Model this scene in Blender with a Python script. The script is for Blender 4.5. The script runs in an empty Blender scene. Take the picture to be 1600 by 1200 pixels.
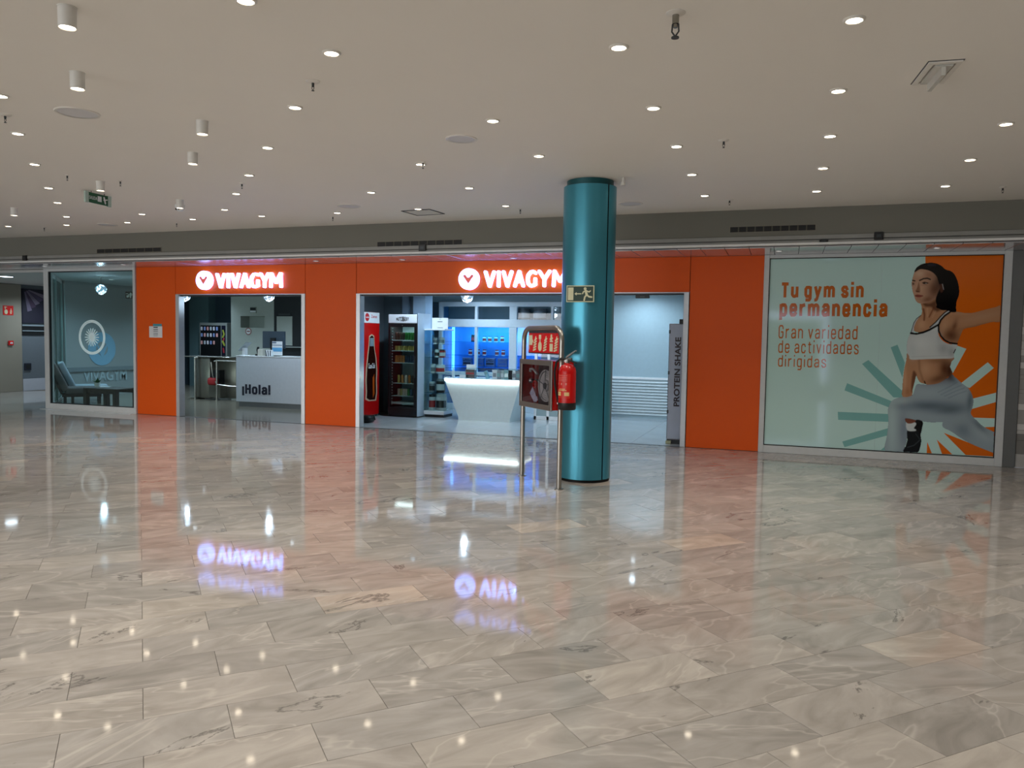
import bpy, bmesh, math, random
import numpy as np
from mathutils import Matrix, Vector
random.seed(7)
scn = bpy.context.scene
COL = scn.collection
PI = math.pi

# ---------------------------------------------------------------- camera (frame measured as 1600 x 1200)
FPX, YAW, PITCH, ROLL, DIST, EYE = 1215.37, 0.338648, -0.0577173, 0.016747, 11.2343, 1.5
def cam_axes():
    cy, sy = math.cos(YAW), math.sin(YAW)
    w = Vector((-sy*math.cos(PITCH), cy*math.cos(PITCH), math.sin(PITCH)))
    r0 = Vector((cy, sy, 0)); u0 = r0.cross(w)
    r = r0*math.cos(ROLL)+u0*math.sin(ROLL); u = -r0*math.sin(ROLL)+u0*math.cos(ROLL)
    return r, u, w
CR, CU, CW = cam_axes()
CO = Vector((0, -DIST, EYE))
cam_d = bpy.data.cameras.new('camera'); cam = bpy.data.objects.new('camera', cam_d); COL.objects.link(cam)
cam_d.sensor_width = 36; cam_d.lens = 36*FPX/1600; cam_d.clip_start = .05; cam_d.clip_end = 200
M4 = Matrix((CR, CU, -CW)).transposed().to_4x4(); M4.translation = CO
cam.matrix_world = M4
scn.camera = cam

# ---------------------------------------------------------------- world, exposure, large lights
scn.view_settings.view_transform = 'Standard'; scn.view_settings.look = 'None'
scn.view_settings.gamma = 1; scn.view_settings.use_curve_mapping = False
scn.view_settings.exposure = 0.0
W_ = bpy.data.worlds.new('world'); scn.world = W_; W_.use_nodes = True
W_.node_tree.nodes['Background'].inputs[0].default_value = (.75, .85, 1, 1)
W_.node_tree.nodes['Background'].inputs[1].default_value = .25
def area(name, loc, rot, sx, sy, energy, color):
    d = bpy.data.lights.new(name, 'AREA'); d.shape = 'RECTANGLE'; d.size = sx; d.size_y = sy
    d.energy = energy; d.color = color
    o = bpy.data.objects.new(name, d); o.location = loc; o.rotation_euler = rot; COL.objects.link(o)
    return o
# unseen daylight behind the viewer as an added panel, strengthened to brighten the shopfront
L_BACK = area('daylight_back', (-13, -21.8, 1.8), (PI/2, 0, 0), 20, 2.4, 900, (.97, .985, 1))
# cool downlights inside the gym rooms (fittings are built with the rooms) and a panel in the side corridor
ROOM_W, ROOM_COL, SHOP_W = 100.0, (.62, .82, 1), 80.0
DOWN_W, DOWN_COL = 36.0, (1, .93, .85)
FILL_W = 34.0              # stronger spots added out of view to brighten the near floor and ceiling

# ---------------------------------------------------------------- turning measurements into points
def ray(px, py):
    return (px-800)/FPX*CR + (600-py)/FPX*CU + CW
def on(axis, val, px, py):
    d = ray(px, py); t = (val-CO[axis])/d[axis]; return CO+t*d
def on_x(v, px, py): return on(0, v, px, py)
def on_y(v, px, py): return on(1, v, px, py)
def on_z(v, px, py): return on(2, v, px, py)
def project(P):
    d = Vector(P)-CO; z = d.dot(CW)
    if z < .05: return None
    return (800+FPX*d.dot(CR)/z, 600-FPX*d.dot(CU)/z)

# ---------------------------------------------------------------- materials
def srgb(r, g, b):
    f = lambda c: (c/255/12.92) if c/255 <= .04045 else ((c/255+.055)/1.055)**2.4
    return (f(r), f(g), f(b), 1)
MATS = {}
def mat(name, col, rough=.5, metal=0., spec=.5, noise=.06, nscale=18, emit=None, estr=0, coat=0., bump=0.):
    """Principled surface whose colour wanders a little with a noise texture"""
    if name in MATS: return MATS[name]
    m = bpy.data.materials.new(name); m.use_nodes = True; nt = m.node_tree; b = nt.nodes['Principled BSDF']
    b.inputs['Roughness'].default_value = rough; b.inputs['Metallic'].default_value = metal
    b.inputs['Specular IOR Level'].default_value = spec; b.inputs['Coat Weight'].default_value = coat
    b.inputs['Coat Roughness'].default_value = .04
    if noise > 0:
        tc = nt.nodes.new('ShaderNodeTexCoord'); n = nt.nodes.new('ShaderNodeTexNoise')
        n.inputs['Scale'].default_value = nscale; n.inputs['Detail'].default_value = 3
        mr = nt.nodes.new('ShaderNodeMapRange'); mr.inputs[3].default_value = 1-noise; mr.inputs[4].default_value = 1+noise
        mx = nt.nodes.new('ShaderNodeMix'); mx.data_type = 'RGBA'; mx.blend_type = 'MULTIPLY'; mx.inputs[0].default_value = 1
        mx.inputs[6].default_value = col
        nt.links.new(tc.outputs['Object'], n.inputs['Vector']); nt.links.new(n.outputs['Fac'], mr.inputs[0])
        nt.links.new(mr.outputs[0], mx.inputs[7]); nt.links.new(mx.outputs[2], b.inputs['Base Color'])
        if bump:
            bp = nt.nodes.new('ShaderNodeBump'); bp.inputs['Strength'].default_value = bump; bp.inputs['Distance'].default_value = .002
            nt.links.new(n.outputs['Fac'], bp.inputs['Height']); nt.links.new(bp.outputs[0], b.inputs['Normal'])
    else:
        b.inputs['Base Color'].default_value = col
    if emit:
        b.inputs['Emission Color'].default_value = emit; b.inputs['Emission Strength'].default_value = estr
    MATS[name] = m
    return m
def glass(name, tint=(.9, .97, .96, 1), refl=.9, rough=.0, ior=1.45):
    """thin sheet glass: clear sheet with a Fresnel mirror"""
    if name in MATS: return MATS[name]
    m = bpy.data.materials.new(name); m.use_nodes = True; nt = m.node_tree; nt.nodes.clear()
    out = nt.nodes.new('ShaderNodeOutputMaterial'); mx = nt.nodes.new('ShaderNodeMixShader')
    t = nt.nodes.new('ShaderNodeBsdfTransparent'); g = nt.nodes.new('ShaderNodeBsdfGlossy'); f = nt.nodes.new('ShaderNodeFresnel')
    mu = nt.nodes.new('ShaderNodeMath'); mu.operation = 'MULTIPLY'; mu.inputs[1].default_value = refl
    t.inputs[0].default_value = tint; g.inputs['Roughness'].default_value = rough
    ge = nt.nodes.new('ShaderNodeNewGeometry'); mr = nt.nodes.new('ShaderNodeMapRange'); mr.inputs[3].default_value = ior; mr.inputs[4].default_value = 1/ior
    nt.links.new(ge.outputs['Backfacing'], mr.inputs[0]); nt.links.new(mr.outputs[0], f.inputs[0])   # same mirror strength from both faces
    nt.links.new(f.outputs[0], mu.inputs[0]); nt.links.new(mu.outputs[0], mx.inputs[0])
    nt.links.new(t.outputs[0], mx.inputs[1]); nt.links.new(g.outputs[0], mx.inputs[2]); nt.links.new(mx.outputs[0], out.inputs[0])
    MATS[name] = m
    return m
def vinyl(name, col):
    """white window vinyl that also lets the room's light glow through"""
    m = mat(name, col, .5, noise=0); nt = m.node_tree; b = nt.nodes['Principled BSDF']; out = nt.nodes['Material Output']
    t = nt.nodes.new('ShaderNodeBsdfTranslucent'); t.inputs[0].default_value = col; x = nt.nodes.new('ShaderNodeAddShader')
    nt.links.new(b.outputs[0], x.inputs[0]); nt.links.new(t.outputs[0], x.inputs[1]); nt.links.new(x.outputs[0], out.inputs[0])
    return m
def vcol_mat(name, rough=.15, spec=.35):
    m = bpy.data.materials.new(name); m.use_nodes = True; nt = m.node_tree; b = nt.nodes['Principled BSDF']
    a = nt.nodes.new('ShaderNodeAttribute'); a.attribute_name = 'ink'
    nt.links.new(a.outputs['Color'], b.inputs['Base Color']); b.inputs['Roughness'].default_value = rough
    b.inputs['Specular IOR Level'].default_value = spec
    MATS[name] = m
    return m

# ---------------------------------------------------------------- mesh builder
class B:
    def __init__(s): s.bm = bmesh.new()
    def box(s, x0, x1, y0, y1, z0, z1, bevel=0., seg=1):
        r = bmesh.ops.create_cube(s.bm, size=1)
        v = r['verts']
        for q in v:
            q.co = Vector(((x0+x1)/2+q.co.x*(x1-x0), (y0+y1)/2+q.co.y*(y1-y0), (z0+z1)/2+q.co.z*(z1-z0)))
        if bevel:
            e = list({e for q in v for e in q.link_edges})
            bmesh.ops.bevel(s.bm, geom=e, offset=bevel, segments=seg, affect='EDGES', profile=.5)
        return s
    def cyl(s, p0, p1, r0, r1=None, seg=16, caps=True):
        r1 = r0 if r1 is None else r1
        p0, p1 = Vector(p0), Vector(p1); d = p1-p0
        M = Matrix.Translation((p0+p1)/2) @ d.to_track_quat('Z', 'Y').to_matrix().to_4x4()
        bmesh.ops.create_cone(s.bm, cap_ends=caps, cap_tris=False, segments=seg, radius1=max(r0, 1e-5), radius2=max(r1, 1e-5), depth=d.length, matrix=M)
        return s
    def lathe(s, prof, c=(0, 0, 0), seg=24, axis='Z', a0=0, a1=2*PI, caps=True):
        """prof = [(radius, height)...] spun about the axis through c"""
        full = abs(a1-a0-2*PI) < 1e-6; n = seg if full else seg+1
        rings = []
        for r, h in prof:
            ring = []
            for i in range(n):
                a = a0+(a1-a0)*i/seg
                p = (r*math.cos(a), r*math.sin(a), h)
                if axis == 'Y': p = (p[0], p[2], p[1])
                if axis == 'X': p = (p[2], p[0], p[1])
                ring.append(s.bm.verts.new((c[0]+p[0], c[1]+p[1], c[2]+p[2])))
            rings.append(ring)
        for a, b in zip(rings[:-1], rings[1:]):
            for i in range(seg):
                j = (i+1) % n
                s.bm.faces.new((a[i], a[j], b[j], b[i]))
        annular = len(prof) >= 4 and abs(prof[0][0]-prof[-1][0]) < 1e-6
        if len(prof) == 2 and prof[0][0] < 1e-4: annular = True
        for ring, rr in ((rings[0], prof[0][0]), (rings[-1], prof[-1][0])):
            if rr > 1e-4 and full and caps and not annular:
                try: s.bm.faces.new(ring)
                except ValueError: pass
        bmesh.ops.remove_doubles(s.bm, verts=[v for r_ in rings for v in r_], dist=1e-5)
        return s
    def ball(s, c, r, u=14, v=9, sc=(1, 1, 1)):
        M = Matrix.Translation(c) @ Matrix.Diagonal((sc[0], sc[1], sc[2], 1))
        bmesh.ops.create_uvsphere(s.bm, u_segments=u, v_segments=v, radius=r, matrix=M); return s
    def tube(s, pts, r, seg=10, closed=False):
        pts = [Vector(p) for p in pts]; n = len(pts); rings = []
        ref = None
        for i, p in enumerate(pts):
            if closed: t = (pts[(i+1) % n]-pts[i-1])
            else: t = (pts[min(i+1, n-1)]-pts[max(i-1, 0)])
            t.normalize()
            if ref is None:
                ref = Vector((0, 0, 1)) if abs(t.z) < .9 else Vector((1, 0, 0))
            x = ref-t*ref.dot(t)
            if x.length < 1e-4: x = t.orthogonal()
            x.normalize(); ref = x; y = t.cross(x)
            rr = r[i] if isinstance(r, (list, tuple)) else r
            rings.append([s.bm.verts.new(p+(x*math.cos(2*PI*k/seg)+y*math.sin(2*PI*k/seg))*rr) for k in range(seg)])
        m = n if closed else n-1
        for i in range(m):
            a, b = rings[i], rings[(i+1) % n]
            for k in range(seg):
                s.bm.faces.new((a[k], a[(k+1) % seg], b[(k+1) % seg], b[k]))
        if not closed:
            s.bm.faces.new(rings[0]); s.bm.faces.new(rings[-1])
        return s
    def prism(s, poly, d0, d1, plane='XZ'):
        """extrude a 2-D outline; plane XZ -> depth along y, XY -> along z, YZ -> along x"""
        def P(a, b, d):
            return {'XZ': (a, d, b), 'XY': (a, b, d), 'YZ': (d, a, b)}[plane]
        lo = [s.bm.verts.new(P(a, b, d0)) for a, b in poly]; hi = [s.bm.verts.new(P(a, b, d1)) for a, b in poly]
        n = len(poly)
        s.bm.faces.new(lo); s.bm.faces.new(hi)
        for i in range(n): s.bm.faces.new((lo[i], lo[(i+1) % n], hi[(i+1) % n], hi[i]))
        return s
    def capsule(s, pts, w, d0, d1, seg=8):
        """a flat rounded stroke in the XZ plane, extruded along y"""
        for k_, (a, b) in enumerate(zip(pts[:-1], pts[1:])):
            s.lay = getattr(s, 'lay', 0)+1; d0 -= 2e-5*(s.lay % 40)
            ax, az = a; bx, bz = b; ang = math.atan2(bz-az, bx-ax); q = []
            for i in range(seg+1): t = ang+PI/2+PI*i/seg; q.append((ax+math.cos(t)*w/2, az+math.sin(t)*w/2))
            for i in range(seg+1): t = ang-PI/2+PI*i/seg; q.append((bx+math.cos(t)*w/2, bz+math.sin(t)*w/2))
            s.prism(q, d0, d1)
        return s
    def ring(s, c, r0, r1, d0, d1, seg=40, sx=1, a0=0, a1=2*PI):
        """flat ring in the XZ plane"""
        full = abs(a1-a0-2*PI) < 1e-6
        n = seg if full else seg+1; L = []
        for r, d in ((r0, d0), (r1, d0), (r1, d1), (r0, d1)):
            L.append([s.bm.verts.new((c[0]+math.cos(a0+(a1-a0)*i/seg)*r*sx, d, c[1]+math.sin(a0+(a1-a0)*i/seg)*r)) for i in range(n)])
        for q in range(4):
            A, Bq = L[q], L[(q+1) % 4]
            for i in range(seg):
                j = (i+1) % n; s.bm.faces.new((A[i], A[j], Bq[j], Bq[i]))
        return s
    def add_mesh(s, me, M=None):
        t = bmesh.new(); t.from_mesh(me)
        if M is not None: t.transform(M)
        tmp = bpy.data.meshes.new('tmp'); t.to_mesh(tmp); t.free(); s.bm.from_mesh(tmp); bpy.data.meshes.remove(tmp); return s
    def xf(s, M): s.bm.transform(M); return s
    def mesh(s, name, m, smooth=False):
        bmesh.ops.recalc_face_normals(s.bm, faces=s.bm.faces[:])
        me = bpy.data.meshes.new(name); s.bm.to_mesh(me); s.bm.free()
        for x in (m if isinstance(m, (list, tuple)) else [m]): me.materials.append(x)
        if smooth:
            me.polygons.foreach_set('use_smooth', [True]*len(me.polygons))
            me.set_sharp_from_angle(angle=math.radians(38))
        return me
def link(name, me, parent=None, loc=(0, 0, 0), rz=0):
    o = bpy.data.objects.new(name, me); COL.objects.link(o); o.location = loc; o.rotation_euler = (0, 0, rz)
    if parent: o.parent = parent
    return o
def part(name, b, m, parent, smooth=False, label=None):
    o = link(name, b.mesh(name, m, smooth), parent)
    if label: o['label'] = label
    return o
def tag(o, label, cat, group=None, kind=None):
    o['label'] = label; o['category'] = cat
    if group: o['group'] = group
    if kind: o['kind'] = kind
    return o
def thing(name, label, cat, loc=(0, 0, 0), rz=0, group=None):
    o = bpy.data.objects.new(name, None); COL.objects.link(o); o.empty_display_size = .1
    o.location = loc; o.rotation_euler = (0, 0, rz)
    return tag(o, label, cat, group)
def solid(name, b, m, label, cat, loc=(0, 0, 0), rz=0, group=None, smooth=False):
    o = link(name, b.mesh(name, m, smooth), None, loc, rz); return tag(o, label, cat, group)
def struct(name, b, m, parent=None, smooth=False):
    o = link(name, b.mesh(name, m, smooth), parent)
    if not parent: o['kind'] = 'structure'
    return o
def dup(root, loc, rz=None, label=None, group=None):
    r = root.copy(); COL.objects.link(r); r.location = loc
    if rz is not None: r.rotation_euler = (0, 0, rz)
    if label: r['label'] = label
    if group: r['group'] = group
    for ch in list(root.children):
        c = ch.copy(); COL.objects.link(c); c.parent = r
        for g in ch.children:
            d = g.copy(); COL.objects.link(d); d.parent = c
    return r
def text_mesh(s, w=None, h=None, depth=.004, bold=0., m=None):
    """lettering lying in the XZ plane (reads from -y), centred on the origin, scaled to w x h"""
    c = bpy.data.curves.new('t', 'FONT'); c.body = s; c.size = 1; c.extrude = .5; c.offset = bold; c.resolution_u = 3
    o = bpy.data.objects.new('t', c); COL.objects.link(o)
    dg = bpy.context.evaluated_depsgraph_get(); me = bpy.data.meshes.new_from_object(o.evaluated_get(dg))
    bpy.data.objects.remove(o); bpy.data.curves.remove(c)
    me.materials.clear()
    n = len(me.vertices); co = np.empty(n*3); me.vertices.foreach_get('co', co); co = co.reshape(-1, 3)
    lo, hi = co.min(0), co.max(0); sz = hi-lo; c0 = (lo+hi)/2
    k = (w/sz[0] if w else h/sz[1]); kz = (h/sz[1] if h else k); 
    out = np.stack([(co[:, 0]-c0[0])*k, -(co[:, 2]-c0[2])/max(sz[2], 1e-6)*depth, (co[:, 1]-c0[1])*kz], 1)
    me.vertices.foreach_set('co', out.ravel()); me.update()
    return me
def letters(s, w, h, loc, m, parent, rz=0, depth=.004, bold=.0, name='lettering', rx=None):
    b = B().add_mesh(text_mesh(s, w, h, depth, bold), Matrix.Translation(loc) @ Matrix.Rotation(rz, 4, 'Z') @ (Matrix.Rotation(rx, 4, 'Y') if rx else Matrix.Identity(4)))
    return part(name, b, m, parent)
# condensed grotesk drawn as strokes on a unit x-height (advance, strokes)
O_ = [(0, .8), (.12, 1), (.48, 1), (.6, .8), (.6, .2), (.48, 0), (.12, 0), (0, .2), (0, .8)]
GLYPH = {'n': (.6, [[(0, 0), (0, 1)], [(0, .72), (.14, .94), (.3, 1), (.46, .96), (.6, .78), (.6, 0)]]), 'u': (.6, [[(0, 1), (0, .22), (.14, .04), (.3, 0), (.46, .06), (.6, .28)], [(.6, 1), (.6, 0)]]),
 'm': (1.06, [[(0, 0), (0, 1)], [(0, .74), (.12, .94), (.27, 1), (.42, .96), (.53, .8), (.53, 0)], [(.53, .74), (.65, .94), (.8, 1), (.95, .96), (1.06, .8), (1.06, 0)]]),
 'i': (.0, [[(0, 0), (0, .94)], [(0, 1.36), (0, 1.47)]]), 'r': (.4, [[(0, 0), (0, 1)], [(0, .7), (.14, .93), (.4, 1)]]), 'l': (.0, [[(0, 0), (0, 1.4)]]),
 'a': (.6, [[(.03, .8), (.14, 1), (.46, 1), (.6, .82), (.6, 0)], [(.6, .56), (.14, .52), (0, .38), (0, .16), (.12, 0), (.4, .02), (.6, .22)]]), 'e': (.6, [[(0, .5), (.6, .5), (.6, .8), (.48, 1), (.12, 1), (0, .8), (0, .2), (.12, 0), (.48, 0), (.6, .2)]]),
 'c': (.58, [[(.58, .74), (.46, 1), (.12, 1), (0, .8), (0, .2), (.12, 0), (.46, 0), (.58, .26)]]), 'o': (.6, [O_]), 'd': (.6, [O_, [(.6, 0), (.6, 1.4)]]), 'p': (.6, [O_, [(0, 1), (0, -.4)]]),
 'g': (.6, [O_, [(.6, 1), (.6, -.22), (.48, -.4), (.1, -.4)]]), 'y': (.6, [[(0, 1), (.3, .04)], [(.6, 1), (.3, .04), (.2, -.3), (.1, -.4), (0, -.4)]]), 's': (.58, [[(.56, .76), (.44, 1), (.14, 1), (0, .86), (0, .7), (.12, .57), (.46, .44), (.58, .32), (.58, .14), (.46, 0), (.13, 0), (0, .22)]]),
 'v': (.6, [[(0, 1), (.3, 0), (.6, 1)]]), 't': (.4, [[(.16, 1.28), (.16, .16), (.26, 0), (.4, 0)], [(0, 1), (.4, 1)]]), 'T': (.66, [[(0, 1.4), (.66, 1.4)], [(.33, 1.4), (.33, 0)]]), 'H': (.62, [[(0, 0), (0, 1.4)], [(.62, 0), (.62, 1.4)], [(0, .72), (.62, .72)]]),
 'G': (.64, [[(.62, 1.05), (.62, 1.2), (.5, 1.4), (.13, 1.4), (0, 1.2), (0, .2), (.13, 0), (.5, 0), (.62, .2), (.62, .68), (.34, .68)]]), '!': (.0, [[(0, .42), (0, 1.4)], [(0, 0), (0, .2)]]), '\u00a1': (.0, [[(0, -.3), (0, .62)], [(0, .82), (0, 1.02)]])}
def stroke_text(s, thick, gap=.3, space=.42):
    """flat lettering as a B in the XZ plane, unit x-height; returns (builder maker, width, lowest, highest)"""
    x = 0.; segs = []
    for ch in s:
        if ch == ' ': x += space; continue
        adv, st = GLYPH[ch]; segs += [[(x+a, b) for a, b in q] for q in st]; x += adv+thick+gap
    xs_, zs_ = [a for q in segs for a, _ in q], [b for q in segs for _, b in q]
    h = thick/2
    return segs, min(xs_)-h, max(xs_)+h, min(zs_)-h*.6, max(zs_)+h*.6
def stroke_build(s, w, hgt, d0, d1, thick, gap=.3, space=.42, ctr=(0, 0)):
    segs, xa, xb, za, zb = stroke_text(s, thick, gap, space); kx, kz = w/(xb-xa), hgt/(zb-za); b = B(); h = thick/2; dz0 = d0
    P = lambda x, z: ((x-(xa+xb)/2)*kx+ctr[0], (z-(za+zb)/2)*kz+ctr[1])
    n_ = 0
    for q in segs:
        for i, (p0, p1) in enumerate(zip(q[:-1], q[1:])):
            n_ += 1; d0 = dz0-1.5e-5*(n_ % 24)
            dx, dz = p1[0]-p0[0], p1[1]-p0[1]; l = math.hypot(dx, dz) or 1; nx, nz = -dz/l*h, dx/l*h; ex, ez = dx/l*h*.6, dz/l*h*.6
            a = (p0[0]-(ex if i == 0 else 0), p0[1]-(ez if i == 0 else 0)); c = (p1[0]+(ex if i == len(q)-2 else 0), p1[1]+(ez if i == len(q)-2 else 0))
            b.prism([P(a[0]+nx, a[1]+nz), P(a[0]-nx, a[1]-nz), P(c[0]-nx, c[1]-nz), P(c[0]+nx, c[1]+nz)], d0, d1)
            d0 -= 4e-4
            if i: b.prism([P(p0[0]+h*math.cos(2*PI*k/10), p0[1]+h*math.sin(2*PI*k/10)) for k in range(10)], d0, d1)
    return b
ORD = ['first', 'second', 'third', 'fourth', 'fifth', 'sixth', 'seventh', 'eighth', 'ninth', 'tenth', 'eleventh', 'twelfth']

# shared materials
white_metal = mat('white_metal', srgb(205, 208, 208), .35, .0)
alu = mat('brushed_aluminium', srgb(190, 192, 194), .32, .55)
steel = mat('stainless_steel', srgb(165, 160, 152), .28, .9)
dark_steel = mat('dark_steel', srgb(70, 74, 76), .4, .7)
black = mat('black_plastic', srgb(14, 15, 17), .4)
rubber = mat('black_rubber', srgb(10, 10, 11), .6)
orange = mat('orange_panel', srgb(230, 88, 0), .42, spec=.25, noise=.02)
white_gloss = mat('white_gloss', srgb(228, 232, 234), .25)
paper = mat('paper', srgb(225, 228, 230), .7)
navy = mat('navy_print', srgb(22, 26, 48), .5)
red = mat('red_enamel', srgb(190, 14, 12), .25)
pane = glass('clear_glass')
# ================================================================ SETTING
ZC, YF = 3.18, -.88           # ceiling height, fascia plane
S2 = math.sqrt(.5)
# ---------------- floor: polished marble slabs 30 x 60 in running bond at 45 degrees to the shopfront
def marble_material():
    m = bpy.data.materials.new('polished_marble'); m.use_nodes = True; nt = m.node_tree; N = nt.nodes; L = nt.links
    b = N['Principled BSDF']
    geo = N.new('ShaderNodeNewGeometry'); oi = N.new('ShaderNodeObjectInfo')
    add = N.new('ShaderNodeMath'); add.operation = 'ADD'; L.new(oi.outputs['Random'], add.inputs[0]); L.new(geo.outputs['Random Per Island'], add.inputs[1])
    fr = N.new('ShaderNodeMath'); fr.operation = 'FRACT'; L.new(add.outputs[0], fr.inputs[0])
    wn = N.new('ShaderNodeTexWhiteNoise'); wn.noise_dimensions = '1D'; L.new(fr.outputs[0], wn.inputs['W'])
    # per-slab offset and small turn of the grain
    off = N.new('ShaderNodeVectorMath'); off.operation = 'SCALE'; L.new(wn.outputs['Color'], off.inputs[0]); off.inputs['Scale'].default_value = 60
    rot = N.new('ShaderNodeVectorRotate'); rot.rotation_type = 'Z_AXIS'; L.new(geo.outputs['Position'], rot.inputs['Vector'])
    ang = N.new('ShaderNodeMapRange'); L.new(fr.outputs[0], ang.inputs[0]); ang.inputs[3].default_value = -PI/4-.55; ang.inputs[4].default_value = -PI/4+.45
    L.new(ang.outputs[0], rot.inputs['Angle'])
    sc = N.new('ShaderNodeMapping'); sc.inputs['Scale'].default_value = (1.0, 2.6, 1); L.new(rot.outputs[0], sc.inputs['Vector'])
    vec = N.new('ShaderNodeVectorMath'); vec.operation = 'ADD'; L.new(sc.outputs[0], vec.inputs[0]); L.new(off.outputs[0], vec.inputs[1])
    def noise(scale, detail, dist, rough=.55):
        n = N.new('ShaderNodeTexNoise'); n.inputs['Scale'].default_value = scale; n.inputs['Detail'].default_value = detail
        n.inputs['Distortion'].default_value = dist; n.inputs['Roughness'].default_value = rough; L.new(vec.outputs[0], n.inputs['Vector']); return n
    def ramp(src, stops):
        r = N.new('ShaderNodeValToRGB'); e = r.color_ramp.elements
        while len(e) < len(stops): e.new(.5)
        for q, (p, c) in zip(e, stops): q.position = p; q.color = c
        L.new(src, r.inputs[0]); return r
    def mix(fac, a, c, mode='MIX'):
        x = N.new('ShaderNodeMix'); x.data_type = 'RGBA'; x.blend_type = mode
        if isinstance(fac, float): x.inputs[0].default_value = fac
        else: L.new(fac, x.inputs[0])
        for i, v in ((6, a), (7, c)):
            if isinstance(v, tuple): x.inputs[i].default_value = v
            else: L.new(v, x.inputs[i])
        return x.outputs[2]
    n1 = noise(2.4, 6, 1.2)
    base = ramp(n1.outputs['Fac'], [(.25, srgb(140, 136, 130)), (.48, srgb(158, 154, 148)), (.62, srgb(168, 164, 158)), (.8, srgb(182, 178, 172))])
    tint = ramp(wn.outputs['Value'], [(0, (.84, .83, .82, 1)), (.3, (.94, .94, .94, 1)), (.75, (1.02, 1.0, .98, 1)), (.94, (1.09, 1.07, 1.04, 1)), (1, (1.24, 1.15, 1.06, 1))])
    c = mix(1.0, base.outputs[0], tint.outputs[0], 'MULTIPLY')
    n2 = noise(.8, 4, .5, .55)            # pale veins
    v = ramp(n2.outputs['Fac'], [(.491, (0, 0, 0, 1)), (.5, (.3, .3, .3, 1)), (.513, (0, 0, 0, 1))])
    c = mix(v.outputs[0], c, srgb(205, 198, 188))
    n3 = noise(.9, 7, .7, .64)           # dark smoky veins, only here and there
    v2 = ramp(n3.outputs['Fac'], [(.335, (0, 0, 0, 1)), (.352, (.75, .75, .75, 1)), (.368, (0, 0, 0, 1))])
    c = mix(v2.outputs[0], c, srgb(84, 80, 78))
    n4 = noise(9, 2, .4)                   # small dark specks
    v3 = ramp(n4.outputs['Fac'], [(.19, (.7, .7, .7, 1)), (.225, (0, 0, 0, 1))])
    c = mix(v3.outputs[0], c, srgb(70, 64, 60))
    L.new(c, b.inputs['Base Color'])
    rr = N.new('ShaderNodeMapRange'); L.new(n1.outputs['Fac'], rr.inputs[0]); rr.inputs[3].default_value = .03; rr.inputs[4].default_value = .075
    L.new(rr.outputs[0], b.inputs['Roughness']); b.inputs['Specular IOR Level'].default_value = .5
    return m
marble = marble_material()
floor = struct('floor', B().box(-24, 14, -22, 0, -.06, -.004).prism([(-18.2, 0), (-13.5, 0), (-15.5, 2.0), (-15.5, 4.55), (-18.2, 4.55)], -.06, -.004, 'XY'), mat('grout_bed', srgb(118, 113, 107), .7))
TW, TL, A0, B0 = .2935, .587, 5.853, -5.291
def clip_poly(P, nx, ny, d):
    out = []
    for i in range(len(P)):
        a, b = P[i], P[(i+1) % len(P)]; da = a[0]*nx+a[1]*ny-d; db = b[0]*nx+b[1]*ny-d
        if da <= 0: out.append(a)
        if (da < 0 < db) or (db < 0 < da):
            t = da/(da-db); out.append((a[0]+(b[0]-a[0])*t, a[1]+(b[1]-a[1])*t))
    return out
def slab(b, P, z=0.):
    cx = sum(p[0] for p in P)/len(P); cy = sum(p[1] for p in P)/len(P)
    ins = []
    for x, y in P:
        dx, dy = cx-x, cy-y; l = math.hypot(dx, dy) or 1; ins.append((x+dx/l*.0011, y+dy/l*.0011))
    top = [b.bm.verts.new((x, y, z)) for x, y in ins]; low = [b.bm.verts.new((x, y, -.003)) for x, y in P]
    n = len(P); b.bm.faces.new(top)
    for i in range(n): b.bm.faces.new((low[i], low[(i+1) % n], top[(i+1) % n], top[i]))
g = .0005
full_tile_b = B(); slab(full_tile_b, [(-TL/2+g, -TW/2+g), (TL/2-g, -TW/2+g), (TL/2-g, TW/2-g), (-TL/2+g, TW/2-g)])
full_tile = full_tile_b.mesh('tile', marble)
cands, rest = [], B()
for k in range(-70, 40):
    for j in range(-60, 50):
        a0 = A0+k*TW; b0 = B0+j*TL+(.28 if k % 2 else 0)
        ca, cb = a0+TW/2, b0+TL/2; cx, cy = (ca+cb)*S2, (cb-ca)*S2
        if not (-19.5 < cx < 8 and -11.5 < cy < 9): continue
        Q = [((a+b_)*S2, (b_-a)*S2) for a, b_ in ((a0+g, b0+g), (a0+g, b0+TL-g), (a0+TW-g, b0+TL-g), (a0+TW-g, b0+g))]
        R1 = clip_poly(Q, 0, 1, -.012)
        if len(R1) >= 3:
            whole = all(q[1] < -.012 for q in Q)
            pr = [project((x, y, 0)) for x, y in Q] if whole else None
            ar = 0
            if pr and all(pr):
                ar = abs(sum(pr[i][0]*pr[(i+1) % 4][1]-pr[(i+1) % 4][0]*pr[i][1] for i in range(4)))/2
                mx = sum(p[0] for p in pr)/4; my = sum(p[1] for p in pr)/4
                if not (-60 < mx < 1660 and my < 1240): ar = 0
            if whole and ar > 0: cands.append((ar, cx, cy, Q))
            else:
                if cy > -10.5: slab(rest, R1)
        if cx < -12 and cy > -.5:
            for R2 in (clip_poly(clip_poly(clip_poly(clip_poly(Q, 0, -1, .012), -1, 0, 17.93), 1, 1, -13.56), 0, 1, 1.96), clip_poly(clip_poly(clip_poly(clip_poly(Q, 0, -1, -1.96), -1, 0, 17.93), 1, 0, -15.52), 0, 1, 4.5)):
                if len(R2) >= 3: slab(rest, R2)
cands.sort(key=lambda t: -t[0])
rt = random.Random(3)
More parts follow.
